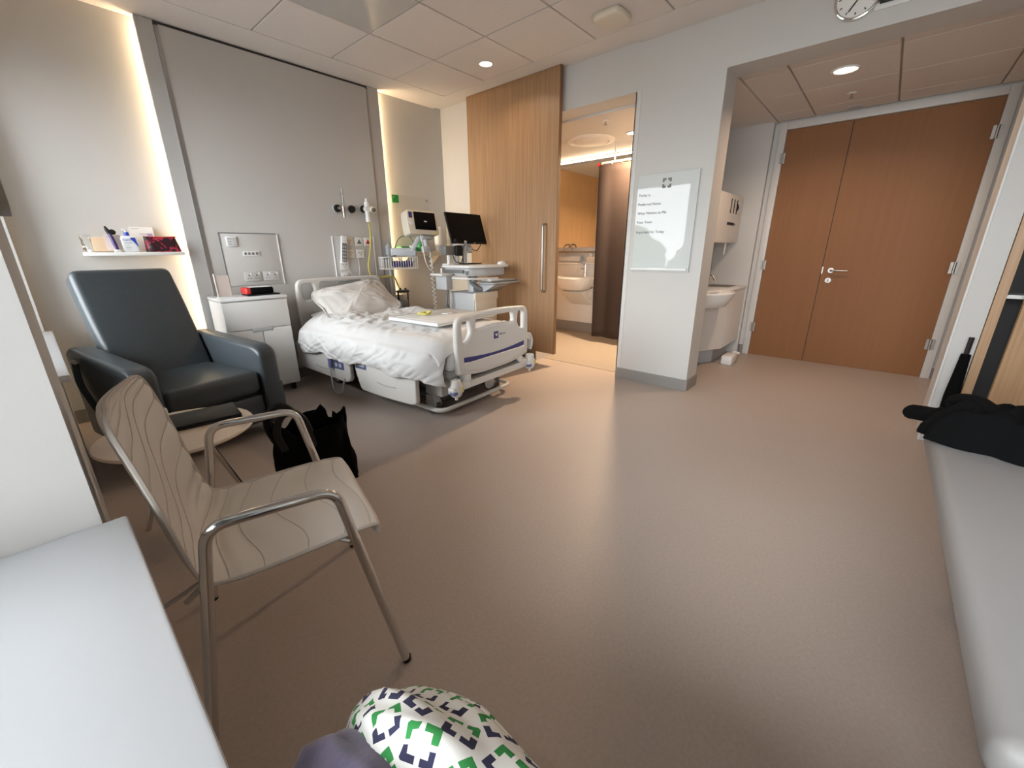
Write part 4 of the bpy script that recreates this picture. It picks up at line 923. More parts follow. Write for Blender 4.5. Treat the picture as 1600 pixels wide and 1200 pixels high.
# ================================================================== COMPUTER CART
ct = thing('computer_cart', 'grey computer cart on castors in front of the sliding door', 'trolley', (3.08,3.24,0))
build(MB().prism(rnd([(2.83,3.47),(2.85,3.06),(3.02,2.99),(3.36,2.98),(3.40,3.06),(3.38,3.46)],0.05,4),'z',1.035,1.062,0.010,3), 'worktop', WHITEP, ct, True, smooth=50)
build(MB().prism(rnd([(2.86,3.45),(2.88,3.10),(3.05,3.03),(3.34,3.02),(3.36,3.10),(3.35,3.44)],0.04,4),'z',0.955,1.034,0.008,2), 'drawer_housing', GREYL, ct, True, smooth=50)
build(MB().box(2.853,2.862,3.15,3.42,0.985,1.02,0.002).box(2.868,2.874,3.10,3.13,0.97,1.01,0.002), 'vent_slot', GREYD, ct, True)
build(MB().tube(fillet([(2.84,3.46,1.03),(2.835,3.46,0.935),(2.85,3.08,0.935),(3.02,3.01,0.93),(3.20,3.00,0.93)],0.04),0.011,n=8), 'side_rail', WHITEP, ct, True)
build(MB().box(2.76,2.845,3.30,3.47,0.82,0.965,0.012,2), 'side_bin', GREYP, ct, True); build(MB().box(2.70,2.85,3.29,3.48,0.962,0.982,0.008,2), 'side_tray', WHITEP, ct, True)
kt = build(MB().box(3.02,3.44,2.90,3.14,0.880,0.892,0.006,2), 'keyboard_tray', GREYL, ct, True)
build(MB().prism([(2.93,0.875),(3.16,0.875),(3.19,0.80),(3.10,0.79)],'x',3.10,3.34,0.006), 'tray_arm', GREYL, ct, True)
build(MB().tube(catmull([(3.05,3.24,0.95),(3.04,3.22,0.88),(3.09,3.15,0.82),(3.18,3.10,0.80)],6),0.022,n=10), 'swing_arm', GREYD, ct, True)
build(MB().box(3.03,3.11,3.20,3.28,0.12,0.96,0.012,2), 'column', GREYL, ct, True)
build(MB().box(2.90,3.22,3.05,3.43,0.46,0.79,0.010,2), 'battery_box', GREYL, ct, True)
build(MB().box(2.905,3.215,3.030,3.050,0.47,0.785,0.006,2).box(2.895,3.225,3.025,3.055,0.72,0.795,0.006,2), 'box_cover', CREAM, ct, True)
for a in range(5):
    an = R(72*a+20); e = Vector((3.07+0.24*math.cos(an),3.24+0.24*math.sin(an),0.09))
    build(MB().tube([(3.07,3.24,0.13),e],[0.035,0.022],n=8), 'base_spoke', GREYL, ct, True)
    build(MB().cyl((e.x,e.y-0.012,0.035),(e.x,e.y+0.012,0.035),0.035,n=14).box(e.x-0.015,e.x+0.015,e.y-0.015,e.y+0.015,0.04,0.09), 'castor', GREYD, ct, True)
build(MB().tube(catmull([(2.88,3.40,0.93),(2.84,3.38,0.82),(2.80,3.36,0.68),(2.82,3.40,0.56),(2.86,3.42,0.52)],7),0.013,n=8), 'power_cable', GREYD, ct, True)
build(MB().tube([(2.83,3.40,0.72),(2.88,3.36,0.48)],0.004,n=6).tube([(2.80,3.42,0.6),(2.77,3.45,0.45)],0.004,n=6), 'thin_cable', BLACK, ct, True)
cs = thing('computer_screen', 'black flat computer screen on the cart worktop', 'screen', (3.16,3.40,1.062))
SM = frame((3.225,3.47,1.43),(0.985,-0.06,-0.012),(0.0,0.36,1))
build(MB().box(-0.245,0.245,-0.165,0.165,-0.022,0.0,0.006,2,SM), 'casing', BLACK, cs, True)
build(MB().box(-0.238,0.238,-0.152,0.158,0.0,0.0015,0,1,SM), 'panel', SCREEN, cs, True, smooth=0)
build(MB().cyl((0.06,-0.1585,0.0),(0.06,-0.1585,0.002),0.006,n=10,M=SM), 'maker_badge', GREYL, cs, True)
build(MB().box(-0.03,0.03,-0.25,0.05,-0.055,-0.022,0.008,2,SM).cyl((3.13,3.42,1.063),(3.16,3.44,1.30),0.024,n=12), 'neck', GREYP, cs, True)
build(MB().box(3.05,3.30,3.33,3.50,1.0625,1.072,0.006,2), 'foot', BLACK, cs, True)
build(MB().tube(catmull([(3.20,3.43,1.25),(3.30,3.42,1.20),(3.38,3.44,1.24),(3.42,3.45,1.28)],6),0.004,n=6).tube(catmull([(3.14,3.40,1.28),(3.07,3.38,1.20),(3.06,3.37,1.10),(3.04,3.36,1.064)],6),0.004,n=6), 'cable', BLACK, cs, True)
t = thing('barcode_scanner', 'grey and black scanner unit at the left end of the cart worktop', 'scanner', (2.92,3.40,1.062))
build(MB().box(2.86,2.96,3.37,3.47,1.0625,1.075,0.004).cyl((2.91,3.42,1.07),(2.91,3.42,1.17),0.02,n=12), 'stand', WHITEP, t, True)
build(MB().box(2.83,2.99,3.37,3.46,1.16,1.25,0.012,2), 'body', GREYD, t, True); build(MB().box(2.95,3.035,3.335,3.37,1.15,1.255,0.008,2), 'reader_head', BLACK, t, True)
build(MB().tube(catmull([(2.95,3.40,1.16),(2.96,3.38,1.10),(3.02,3.36,1.08),(3.06,3.38,1.12)],6),0.0045,n=6), 'cable', BLACK, t, True)
t = thing('white_scanner', 'slim white handheld scanner standing behind the computer screen', 'scanner', (3.07,3.47,1.062))
build(MB().box(3.00,3.05,3.40,3.46,1.0625,1.27,0.018,3), 'body', WHITEP, t, True); build(MB().ell((3.02,3.43,1.295),0.02,0.02,0.026), 'tip', BLACK, t, True)
t = thing('computer_mouse', 'white computer mouse on the cart worktop', 'mouse', (3.34,3.05,1.062))
build(MB().ell((3.33,3.06,1.0725),0.055,0.034,0.022,20,10,0.8), 'shell', WHITEG, t, True); build(MB().tube([(3.33,3.03,1.089),(3.33,3.05,1.0945)],0.004,n=6), 'wheel', GREYP, t, True)
t = thing('keyboard', 'pale keyboard with a dark edge on the pull out tray', 'keyboard', (3.23,3.02,0.892))
build(MB().box(3.03,3.43,2.93,3.10,0.8925,0.908,0.004), 'base', GREYD, t, True)
kb_ = MB()
for j in range(4):
    for i in range(12): kb_.box(3.045+i*0.031,3.072+i*0.031,2.945+j*0.037,2.977+j*0.037,0.908,0.912)
build(kb_, 'keys', WHITEP, t, True, smooth=0)
t = thing('document', 'white folded paper lying on the keyboard', 'paper', (3.15,3.04,0.9125))
build(MB().box(3.05,3.25,2.96,3.11,0.9125,0.922,0.003), 'paper', PAPER, t, True)
# ================================================================== GLASS INFORMATION BOARD on the column
wbd = thing('information_board', 'white glass information board with printed headings on the column', 'notice board', (XB,1.465,1.0))
gb = build(MB().box(XB-0.018,XB-0.010,1.213,1.717,1.018,1.795,0.0015,1), 'glass_sheet', GLASSB, wbd, True)
build(MB().box(XB-0.010,XB-0.001,1.26,1.67,1.08,1.74), 'wall_mount', GREYL, wbd, True, smooth=0)
build(MB().box(XB-0.045,XB-0.018,1.225,1.715,1.030,1.052,0.005,2), 'pen_ledge', WHITEG, wbd, True)
TF = lambda y,z: frame((XB-0.0188,y,z),(0,-1,0),(0,0,1))
for body, z in (('Today is',1.628),('Preferred Name',1.556),('What Matters to Me',1.486),('Your Team',1.414),('Important for Today',1.335)):
    text(body, 0.030, INK, 'lettering', gb, TF(1.700,z))
def bracket_logo(mb, cy, cz, s, x0, x1):
    g = 0.10*s; o = s/2; t = 0.22*s
    for a in (-1,1):
        for b in (-1,1):
            P = [(a*g,b*o),(a*o*0.92,b*o),(a*o,b*o*0.92),(a*o,b*g),(a*(o-t),b*g),(a*(o-t),b*(o-t)),(a*g,b*(o-t))]
            mb.prism([(cy+p[0],cz+p[1]) for p in P],'x',x0,x1)
    return mb
build(bracket_logo(MB(),1.467,1.716,0.074,XB-0.0196,XB-0.0182), 'emblem', GREYD, gb, True, smooth=0)
# ================================================================== CLOCK on the bulkhead
ck = thing('wall_clock', 'round white wall clock high on the bulkhead', 'clock', (XB,0.43,2.60))
build(MB().cyl((XB-0.001,0.43,2.605),(XB-0.03,0.43,2.605),0.112,n=40), 'case', WHITEG, ck, True)
build(MB().cyl((XB-0.030,0.43,2.605),(XB-0.033,0.43,2.605),0.100,n=40), 'dial', PAPER, ck, True)
build(MB().tube([(XB-0.024,0.43+0.108*math.cos(R(a)),2.605+0.108*math.sin(R(a))) for a in range(0,360,10)],0.009,n=8,closed=True), 'bezel', CHROME, ck, True)
mk = MB()
for a in range(12):
    an = R(30*a); c = Vector((0,math.cos(an),math.sin(an))); d = Vector((0,-math.sin(an),math.cos(an)))
    mk.add([Vector((XB-0.0338,0.43,2.605))+c*r_+d*w_ for r_,w_ in ((0.080,-0.003),(0.093,-0.003),(0.093,0.003),(0.080,0.003))],[(0,1,2,3)])
build(mk,'hour_marks',BLACK,ck,True,smooth=0)
build(MB().tube([(XB-0.036,0.40,2.63),(XB-0.036,0.465,2.535)],0.004,n=6), 'minute_hand', BLACK, ck, True); build(MB().tube([(XB-0.038,0.43,2.605),(XB-0.038,0.385,2.57)],0.004,n=6), 'hour_hand', BLACK, ck, True)
dsp = thing('display_panel', 'dark display panel beside the clock on the bulkhead', 'display', (XB,0.14,2.5))
build(MB().box(XB-0.012,XB-0.001,-0.10,0.345,2.512,2.70,0.003), 'backplate', WHITEP, dsp, True)
build(MB().box(XB-0.030,XB-0.012,-0.08,0.325,2.535,2.69,0.004), 'screen', mat('green_black_screen',(0.015,0.022,0.016),0.25), dsp, True)

# ================================================================== CEILING FITTINGS
def downlight(x, y, z, r, lab, es, power=0, col=(1,0.78,0.55)):
    t = thing('downlight', lab, 'ceiling light', (x,y,z), 0, 'round recessed downlights')
    build(MB().tube([(x+r*1.08*math.cos(R(a)),y+r*1.08*math.sin(R(a)),z-0.004) for a in range(0,360,12)],r*0.13,n=8,closed=True,sy=0.6), 'rim', WHITEG, t, True)
    build(MB().lathe([(r*1.02,-0.002),(r*0.8,-0.004),(0.0,-0.005)],(x,y,z),28), 'lens', mat('downlight_lens',(0.85,0.82,0.78),0.3,emit=(1.0,0.84,0.68),es=es), t, True)
    if power:
        l = bpy.data.lights.new('downlight_lamp','AREA'); l.shape = 'DISK'; l.size = r*1.6; l.energy = power; l.color = col; l.spread = R(150)
        o = bpy.data.objects.new('downlight_lamp', l); COL.objects.link(o); o.parent = t; o.location = (0,0,-0.02)
    return t
downlight(3.055,2.966,H-0.001,0.058,'small round downlight in the ceiling tile above the sliding door',2.0,3.0)
downlight(4.30,0.503,ZL-0.002,0.075,'round downlight in the entrance lobby ceiling',2.2,10.0,(1,0.70,0.47))
downlight(4.65,2.33,ZC,0.06,'bright downlight in the bathroom ceiling',14.0,58.0,(1,0.71,0.45))
x0,x1,y0,y1 = PL
t = thing('ceiling_panel_light', 'unlit square glossy panel light among the ceiling tiles', 'ceiling light', ((x0+x1)/2,(y0+y1)/2,H))
build(MB().box(x0+0.006,x1-0.006,y0+0.006,y1-0.006,H-0.003,H+0.012,0.003,1), 'frame', WHITEP, t, True)
build(MB().box(x0+0.012,x1-0.012,y0+0.012,y1-0.012,H-0.0045,H-0.0025), 'diffuser', mat('unlit_diffuser',(0.50,0.49,0.47),0.14), t, True, smooth=0)
t = thing('ceiling_sensor', 'white rounded square wireless unit on the ceiling', 'ceiling unit', (3.09,1.77,H))
build(MB().prism(rnd([(2.98,1.66),(3.20,1.66),(3.20,1.88),(2.98,1.88)],0.06,6),'z',H-0.045,H-0.001,0.016,3), 'cover', CREAM, t, True, smooth=50); build(MB().cyl((3.06,1.77,H-0.045),(3.06,1.77,H-0.047),0.004,n=10), 'status_dot', WHITEG, t, True)
def sprinkler(x,y,z,lab):
    t = thing('sprinkler', lab, 'sprinkler', (x,y,z), 0, 'ceiling sprinklers')
    build(MB().lathe([(0.034,0),(0.032,-0.006),(0.012,-0.010)],(x,y,z),18), 'rose', WHITEP, t, True); build(MB().cyl((x,y,z-0.008),(x,y,z-0.035),0.006,n=8).cyl((x,y,z-0.035),(x,y,z-0.038),0.015,n=12), 'head', STEEL, t, True)
sprinkler(4.94,0.50,ZL-0.002,'small sprinkler behind the lobby downlight')
sprinkler(4.06,2.33,ZC,'sprinkler head near the bathroom opening')
sprinkler(4.12,3.02,ZC,'sprinkler head beside the sliding door edge in the bathroom')
t = thing('ceiling_speaker', 'flat round speaker in the lobby ceiling by the doors', 'speaker', (5.42,0.5,ZL))
build(MB().lathe([(0.06,0),(0.058,-0.006),(0.045,-0.008),(0.0,-0.008)],(5.40,0.5,ZL-0.002),24), 'grille', GREYP, t, True)

# ================================================================== HAND BASIN ALCOVE
hu = thing('handwash_unit', 'white angled handwash unit in the lobby alcove', 'washbasin unit', (4.9,1.38,0))
plan = [(4.78,1.166),(5.440,1.166),(5.440,1.575),(3.90,1.575)]
build(MB().prism(plan,'z',0.17,0.775,0.004,1), 'cabinet', WHITEP, hu, True)
build(MB().prism([(4.765,1.158),(5.442,1.158),(5.442,1.577),(3.88,1.577)],'z',0.776,0.802,0.005,2), 'counter', WHITEG, hu, True)
build(MB().box(4.80,4.806,1.160,1.165,0.18,0.77), 'panel_joint', GREYP, hu, True, smooth=0)
build(MB().prism([(4.84,1.26),(5.40,1.26),(5.40,1.54),(4.30,1.54)],'z',0.0,0.17), 'plinth', GREYP, hu, True, smooth=0)
gr_ = MB()
for k in range(6): gr_.box(5.05+0.055*k,5.08+0.055*k,1.25,1.50,0.8025,0.805)
build(gr_, 'drain_grille', GREYD, hu, True, smooth=0)
def basin(c, ax, rx, ry, dep, name, parent):
    # half sunken bowl with a rolled rim; ax = direction the basin projects
    mb = MB(); a_ = math.atan2(ax[1],ax[0]); M = Matrix.Translation(c) @ Matrix.Rotation(a_,4,'Z')
    prof = [(0.30,-dep),(0.72,-dep*0.86),(0.92,-dep*0.42),(1.0,-0.02),(1.01,-0.004),(0.985,0.002),(0.93,-0.004),(0.86,-dep*0.35),(0.62,-dep*0.72),(0.0,-dep*0.80)]
    n = 40; vs = []; fs = []
    for r,z in prof:
        for k in range(n):
            a = 2*math.pi*k/n; c_, s_ = math.cos(a), math.sin(a)
            vs.append((math.copysign(abs(c_)**0.75,c_)*rx*r, math.copysign(abs(s_)**0.75,s_)*ry*r, z))
    for i in range(len(prof)-1):
        for k in range(n): fs.append((i*n+k,i*n+(k+1)%n,(i+1)*n+(k+1)%n,(i+1)*n+k))
    fs.append(tuple(range(n)))
    mb.add(vs,fs,M); return build(mb,name,CERAMIC,parent,True,smooth=50)
basin(Vector((4.40,1.27,0.80)),(-0.44,-0.9),0.19,0.26,0.16,'basin',hu)
build(MB().tube([(4.62,1.38,0.80),(4.62,1.38,0.92),(4.57,1.30,0.95),(4.53,1.25,0.90)],0.012,n=8), 'tap', CHROME, hu, True)
dc = thing('dispenser_cabinet', 'white glove and apron dispenser cabinet above the handwash unit', 'dispenser', (5.0,1.45,1.27))
build(MB().box(4.30,5.43,1.33,1.575,1.268,1.742,0.004), 'body', WHITEP, dc, True)
for k in range(3): build(MB().box(4.98+0.11*k,4.998+0.11*k,1.326,1.331,1.56,1.70), 'slot', BLACK, dc, True, smooth=0)
build(MB().prism([(5.205,1.66),(5.262,1.625),(5.205,1.59)],'y',1.318,1.331), 'glove_tip', BLACK, dc, True, smooth=0)
build(MB().box(4.93,5.17,1.326,1.331,1.445,1.472), 'apron_slot', BLACK, dc, True, smooth=0); build(MB().ell((5.165,1.322,1.455),0.022,0.012,0.012,12,8), 'apron_edge', GREYD, dc, True)
build(MB().box(4.55,4.58,1.3285,1.331,1.30,1.335), 'keyhole', GREYP, dc, True, smooth=0)
build(MB().prism([(5.02,1.268),(5.06,1.268),(5.045,1.16),(5.01,1.14)],'y',1.34,1.346), 'paper_towel', PAPER, dc, True, smooth=0)
t = thing('alcove_splashback', 'grey green splashback panel above the handwash counter', 'panel', (4.7,1.577,0.8))
build(MB().box(3.90,5.44,1.572,1.579,0.806,1.264), 'sheet', mat('splashback_green_grey',(0.30,0.31,0.27),0.25), t, True, smooth=0)
t = thing('wall_scale', 'low white step with two loop handles beside the handwash unit', 'step', (5.05,1.20,0))
build(MB().box(4.78,5.02,1.04,1.15,0.0,0.095,0.012,2), 'body', WHITEP, t, True)
for k in range(2): build(MB().tube([(5.05+0.09*k+0.035*math.cos(R(a)),1.09+0.04*math.sin(R(a)),0.07) for a in range(0,360,20)],0.008,n=6,closed=True).tube([(5.0+0.09*k,1.09,0.06),(5.05+0.09*k-0.03,1.09,0.07)],0.008,n=6), 'loop', WHITEG, t, True)

# ================================================================== BATHROOM CONTENT
ip = thing('basin_housing', 'boxed in white service ledge behind the bathroom basin', 'boxing', (5.41,3.4,0))
build(MB().box(5.385,XF-0.003,2.30,YW-0.003,0.155,1.005,0.004), 'front_panel', WHITEP, ip, True); build(MB().box(5.33,XF-0.003,2.30,YW-0.003,1.006,1.03,0.006), 'ledge', WHITEG, ip, True)
build(MB().box(5.392,XF-0.003,2.30,YW-0.003,0.0045,0.155), 'plinth', SKIRT, ip, True, smooth=0)
t = thing('washbasin', 'white ceramic washbasin on the bathroom housing', 'washbasin', (5.2,3.33,0.82))
basin(Vector((5.18,3.33,0.83)),(-1,0),0.21,0.31,0.19,'bowl',t)
build(MB().prism([(5.05,0.63),(5.384,0.42),(5.384,0.68)],'y',3.14,3.52,0.02,2).box(5.25,5.384,3.04,3.62,0.70,0.835,0.02,2), 'back', CERAMIC, t, True)
t = thing('basin_tap', 'chrome lever tap at the bathroom basin', 'tap', (5.34,3.27,0.83))
build(MB().cyl((5.335,3.26,0.836),(5.335,3.26,1.0),0.022,0.019,n=16).tube(fillet([(5.335,3.26,0.94),(5.25,3.29,0.95),(5.20,3.31,0.90)],0.03),0.012,n=10), 'body', CHROME, t, True); build(MB().tube([(5.335,3.26,1.0),(5.30,3.30,1.015),(5.28,3.36,1.02)],[0.014,0.010,0.007],n=8), 'lever', CHROME, t, True)
t = thing('rolled_towel', 'rolled white towel on the bathroom ledge', 'towel', (5.38,3.5,1.03))
sp_ = []
for k in range(60):
    a = k*0.28; r = 0.010+0.0026*a; sp_.append((5.385+r*math.cos(a),1.08+r*math.sin(a)))
build(MB().cyl((5.385,3.36,1.081),(5.385,3.72,1.081),0.050,n=24), 'roll', LINEN, t, True); build(MB().tube([(p[0],3.358,p[1]) for p in sp_],0.0035,n=5), 'roll_end', GREYP, t, True)
t = thing('soap_bottle', 'clear soap pump bottle on the bathroom ledge', 'bottle', (5.37,3.17,1.03))
build(MB().box(5.345,5.395,3.12,3.26,1.031,1.11,0.01,2), 'bottle', CREAM, t, True); build(MB().cyl((5.37,3.2,1.11),(5.37,3.2,1.15),0.010,n=10).box(5.33,5.375,3.192,3.208,1.145,1.157,0.003), 'pump', WHITEG, t, True)
t = thing('bathroom_mirror', 'wide wall mirror above the bathroom ledge', 'mirror', (XF,3.4,1.2))
build(MB().box(XF-0.012,XF-0.002,2.30,YW-0.004,1.24,2.335), 'glass', MIRROR, t, True, smooth=0)
t = thing('mirror_light', 'warm linear light along the top of the bathroom mirror', 'light strip', (XF,3.3,2.36))
build(MB().box(XF-0.05,XF-0.002,2.30,YW-0.004,2.356,2.392,0.003), 'profile', WHITEG, t, True); build(MB().box(XF-0.054,XF-0.0505,2.32,YW-0.03,2.364,2.384), 'diffuser', mat('mirror_led',(1,0.9,0.8),0.4,emit=(1.0,0.74,0.48),es=24), t, True, smooth=0)
t = thing('grab_rail', 'curved steel grab rails above the bathroom ledge', 'grab rail', (5.40,3.4,1.15))
for y in (3.66,3.02):
    build(MB().tube(fillet([(5.428,y,1.17),(5.36,y,1.17),(5.36,y,1.26),(5.36,y-0.10,1.29),(5.36,y-0.16,1.20)],0.05),0.013,n=10), 'rail', STEEL, t, True)
build(MB().tube([(5.36,3.76,1.175),(5.36,2.72,1.175)],0.012,n=10).tube([(5.36,3.74,1.175),(5.43,3.74,1.175)],0.010,n=8).tube([(5.36,2.76,1.175),(5.43,2.76,1.175)],0.010,n=8), 'bar', STEEL, t, True)
t = thing('curtain_track', 'white curved curtain track hung in the bathroom', 'curtain track', (4.85,2.5,2.2))
build(MB().tube(fillet([(4.86,2.80,2.19),(4.86,1.85,2.19)],0.2),0.012,n=8).tube(fillet([(4.86,2.80,2.19),(5.10,2.98,2.19),(5.42,2.98,2.19)],0.1),0.012,n=8), 'track', WHITEG, t, True)
build(MB().cyl((4.86,2.64,2.19),(4.86,2.64,ZC-0.001),0.009,n=10), 'drop_rod', WHITEG, t, True)
t = thing('shower_curtain', 'dark brown shower curtain hanging in the bathroom', 'curtain', (4.86,2.55,0.1))
def cur(u,v):
    y = 2.84-0.62*u-0.02*(1-v); ph = y*22+0.8*math.sin(y*9)
    x = 4.86+0.012*math.sin(ph)*(0.6+0.4*(1-v))+0.01*math.sin(y*17+v*3)
    return (x+0.02*(1-v), y+0.008*math.cos(ph), 0.085+2.09*v)
build(MB().grid(cur,90,24), 'cloth', BROWNC, t, True, smooth=180, recalc=False, solid=0.003)
for k in range(5): build(MB().tube([(4.86+0.014*math.cos(R(a)),2.80-0.13*k,2.185+0.018*math.sin(R(a))) for a in range(0,360,40)],0.003,n=5,closed=True), 'hook', WHITEG, t, True)
build(MB().box(4.85,4.87,2.835,2.86,2.165,2.195), 'end_tag', RED, t, True, smooth=0)
t = thing('ceiling_vent', 'round white ventilation diffuser in the bathroom ceiling', 'vent', (4.62,2.83,ZC))
build(MB().lathe([(0.27,0),(0.268,-0.010),(0.215,-0.020),(0.205,-0.006)],(4.62,2.83,ZC),40), 'ring', WHITEP, t, True); build(MB().lathe([(0.19,-0.006),(0.19,-0.022),(0.17,-0.028),(0.0,-0.030)],(4.62,2.83,ZC),40), 'disc', WHITEP, t, True)

# ================================================================== BENCH, WARDROBE, JACKET
bn = thing('bench_seat', 'pale grey upholstered bench along the right side', 'bench', (1.52,-0.64,0))
build(MB().box(0.78,2.32,-1.035,-0.266,0.415,0.504,0.032,5), 'cushion', BENCHM, bn, True, smooth=60)
build(MB().tube([(0.80,-0.29,0.418),(2.30,-0.29,0.418)],0.006,n=6), 'piping', BENCHM, bn, True)
build(MB().box(0.86,2.26,-1.03,-0.42,0.02,0.412,0.006), 'base', GREYL, bn, True)
for x in (0.90,2.2):
    for y in (-0.46,-0.98): build(MB().cyl((x,y,0),(x,y,0.021),0.02,n=12), 'foot', BLACK, bn, True)
wr = thing('wardrobe', 'oak wardrobe with its door ajar at the right edge', 'wardrobe', (3.73,-0.78,0))
build(MB().box(3.60,3.85,-0.552,-0.508,0.0,2.298,0.002), 'side_panel', WARD, wr, True, smooth=0)
build(MB().box(3.83,3.858,-1.045,-0.552,0.0,2.298), 'back_panel', DARKGAP, wr, True, smooth=0); build(MB().box(3.62,3.83,-1.045,-0.552,2.26,2.298).box(3.62,3.83,-1.045,-0.552,0.0,0.06), 'carcass', DARKGAP, wr, True, smooth=0)  # inside coloured near black to stand in for shade behind the ajar door
build(MB().box(3.63,3.83,-1.04,-0.552,0.925,0.945), 'shelf', WHITEP, wr, True, smooth=0)
DM = Matrix.Translation((3.605,-1.04,0)) @ Matrix.Rotation(R(7),4,'Z')
dd = build(MB().box(-0.011,0.011,0.0,0.432,0.06,2.29,0.001,1,DM), 'door', WARD, wr, True, smooth=0)
build(MB().tube([DM @ Vector(p) for p in ((-0.012,0.40,1.0),(-0.035,0.40,1.0),(-0.035,0.40,1.16),(-0.012,0.40,1.16))],0.006,n=8), 'handle', STEEL, dd, True)
jk = thing('jacket', 'black jacket thrown over the far end of the bench', 'jacket', (2.05,-0.5,0.502))
def jac(u,v):
    a = 2*math.pi*u; c,s = math.cos(a),math.sin(a); k = v**0.45
    out = 1+0.22*noise.noise(Vector((c*1.7,s*1.7,2.0)))+0.10*noise.noise(Vector((c*5,s*5,1)))
    r = (1-v)**0.55
    x = 2.20+0.17*c*r*out; y = -0.56+0.31*s*r*out
    z = 0.506+0.125*k*(1+0.5*noise.noise(Vector((x*5,y*5,3))))+0.035*max(0,1-abs(noise.noise(Vector((x*9,y*6,5))))*3)*k+0.025*max(0,1-abs(noise.noise(Vector((x*16+y*5,y*11,15))))*3)*k
    return (x,y,z)
build(MB().grid(jac,90,36,True), 'body', BLACKF, jk, True, smooth=180, recalc=True)
build(MB().tube(catmull([(2.14,-0.46,0.57),(2.22,-0.36,0.565),(2.30,-0.275,0.55),(2.37,-0.21,0.53)],7),[0.06]*7+[0.055]*7+[0.045]*7+[0.038],n=14,sy=0.7), 'sleeve', BLACKF, jk, True)
build(MB().tube(catmull([(2.18,-0.44,0.60),(2.26,-0.36,0.645),(2.30,-0.31,0.62),(2.28,-0.34,0.56)],6),[0.04]*6+[0.035]*6+[0.03]*7,n=12,sy=0.6), 'collar', BLACKF, jk, True)
build(MB().box(-0.10,0.10,-0.006,0.006,0,0.004,0,1,Matrix.Translation((2.10,-0.46,0.596)) @ Matrix.Rotation(R(60),4,'Z')), 'zip', STEEL, jk, True, smooth=0)
bkp = thing('bag', 'slim black bag standing upright beside the wardrobe, behind the jacket', 'bag', (3.52,-0.47,0))
build(MB().tube([(3.50,-0.455,0.001),(3.53,-0.462,0.35),(3.556,-0.468,0.60)],[0.030,0.034,0.022],n=10), 'body', BLACKF, bkp, True); build(MB().tube([(3.556,-0.468,0.60),(3.564,-0.47,0.70)],0.012,n=8), 'top_strap', BLACK, bkp, True)
# slim grey unit on the pier
t = thing('wall_display', 'thin grey wall unit on the pier at the left edge', 'wall unit', (-0.01,2.3,1.33))
build(MB().box(-0.019,0.011,2.05,2.52,1.332,1.75,0.003), 'casing', mat('warm_grey_casing',(0.34,0.32,0.29),0.6), t, True); build(MB().box(0.011,0.0125,2.08,2.49,1.36,1.72), 'face', GREYP, t, True, smooth=0)

# ================================================================== SEATED PERSON (only the lap is in the picture)
SKIN = mat('skin', (0.55,0.36,0.27), 0.55)
stl = thing('stool', 'low round grey stool under the seated person', 'stool', (0.17,-0.16,0))
build(MB().lathe([(0.0,0.40),(0.17,0.40),(0.185,0.415),(0.18,0.445),(0.15,0.455),(0.0,0.457)],(0.17,-0.16,0),32), 'seat', GREYP, stl, True)
for a in range(4): d = Vector((math.cos(R(90*a+45)),math.sin(R(90*a+45)),0)); build(MB().cyl(Vector((0.17,-0.16,0.40))+d*0.12,Vector((0.17,-0.16,0))+d*0.17,0.011,n=10), 'leg', CHROME, stl, True)
ps = thing('person', 'seated person in a patterned gown, only the knees in view', 'person', (0.17,-0.1,0))
me = bpy.data.meshes.new('body')
jo = [(0.16,-0.17,0.56),(0.09,-0.15,0.54),(0.195,-0.15,0.54),(0.08,0.12,0.545),(0.18,0.12,0.55),(0.078,0.345,0.54),(0.17,0.345,0.545),(0.075,0.37,0.30),(0.17,0.37,0.30),(0.075,0.35,0.07),(0.17,0.35,0.07),(0.075,0.45,0.035),(0.17,0.46,0.035),(0.16,-0.19,0.63)]
ed = [(0,1),(0,2),(1,3),(2,4),(3,5),(4,6),(5,7),(6,8),(7,9),(8,10),(9,11),(10,12),(0,13)]
rd = [0.09,0.07,0.07,0.052,0.056,0.045,0.050,0.044,0.050,0.034,0.034,0.026,0.026,0.09]
me.from_pydata([Vector(j)-Vector((0.17,-0.1,0)) for j in jo], ed, []); me.update()
body = bpy.data.objects.new('body', me); COL.objects.link(body); body.parent = ps; me.materials.append(SKIN)
body.modifiers.new('skin','SKIN'); 
for k,sk in enumerate(me.skin_vertices[0].data): sk.radius = (rd[k],rd[k]); sk.use_root = (k == 0)
sb_ = body.modifiers.new('sub','SUBSURF'); sb_.levels = 2; sb_.render_levels = 2
# gown: loose tube over the right leg, printed with four-corner emblems
gm = bpy.data.materials.new('gown_print'); gm.use_nodes = True; nt = gm.node_tree; B_ = nt.nodes['Principled BSDF']; B_.inputs['Roughness'].default_value = 0.9
def N(t, **k):
    n = nt.nodes.new(t)
    for a,b in k.items(): setattr(n,a,b)
    return n
def mth(op,a,b=None,c=None):
    n = N('ShaderNodeMath',operation=op)
    for i,v in enumerate((a,b,c)):
        if v is None: continue
        if isinstance(v,(int,float)): n.inputs[i].default_value = v
        else: nt.links.new(v,n.inputs[i])
    return n.outputs[0]
uvn = N('ShaderNodeUVMap'); sx_ = N('ShaderNodeSeparateXYZ'); nt.links.new(uvn.outputs[0],sx_.inputs[0])
U0 = mth('MULTIPLY',sx_.outputs[0],12.0); V0 = mth('MULTIPLY',sx_.outputs[1],19.0)
Ur = mth('ADD',mth('MULTIPLY',U0,0.94),mth('MULTIPLY',V0,0.34)); Vr = mth('SUBTRACT',mth('MULTIPLY',V0,0.94),mth('MULTIPLY',U0,0.34))
row = mth('FLOOR',Vr); Us = mth('ADD',Ur,mth('MULTIPLY',row,0.5))
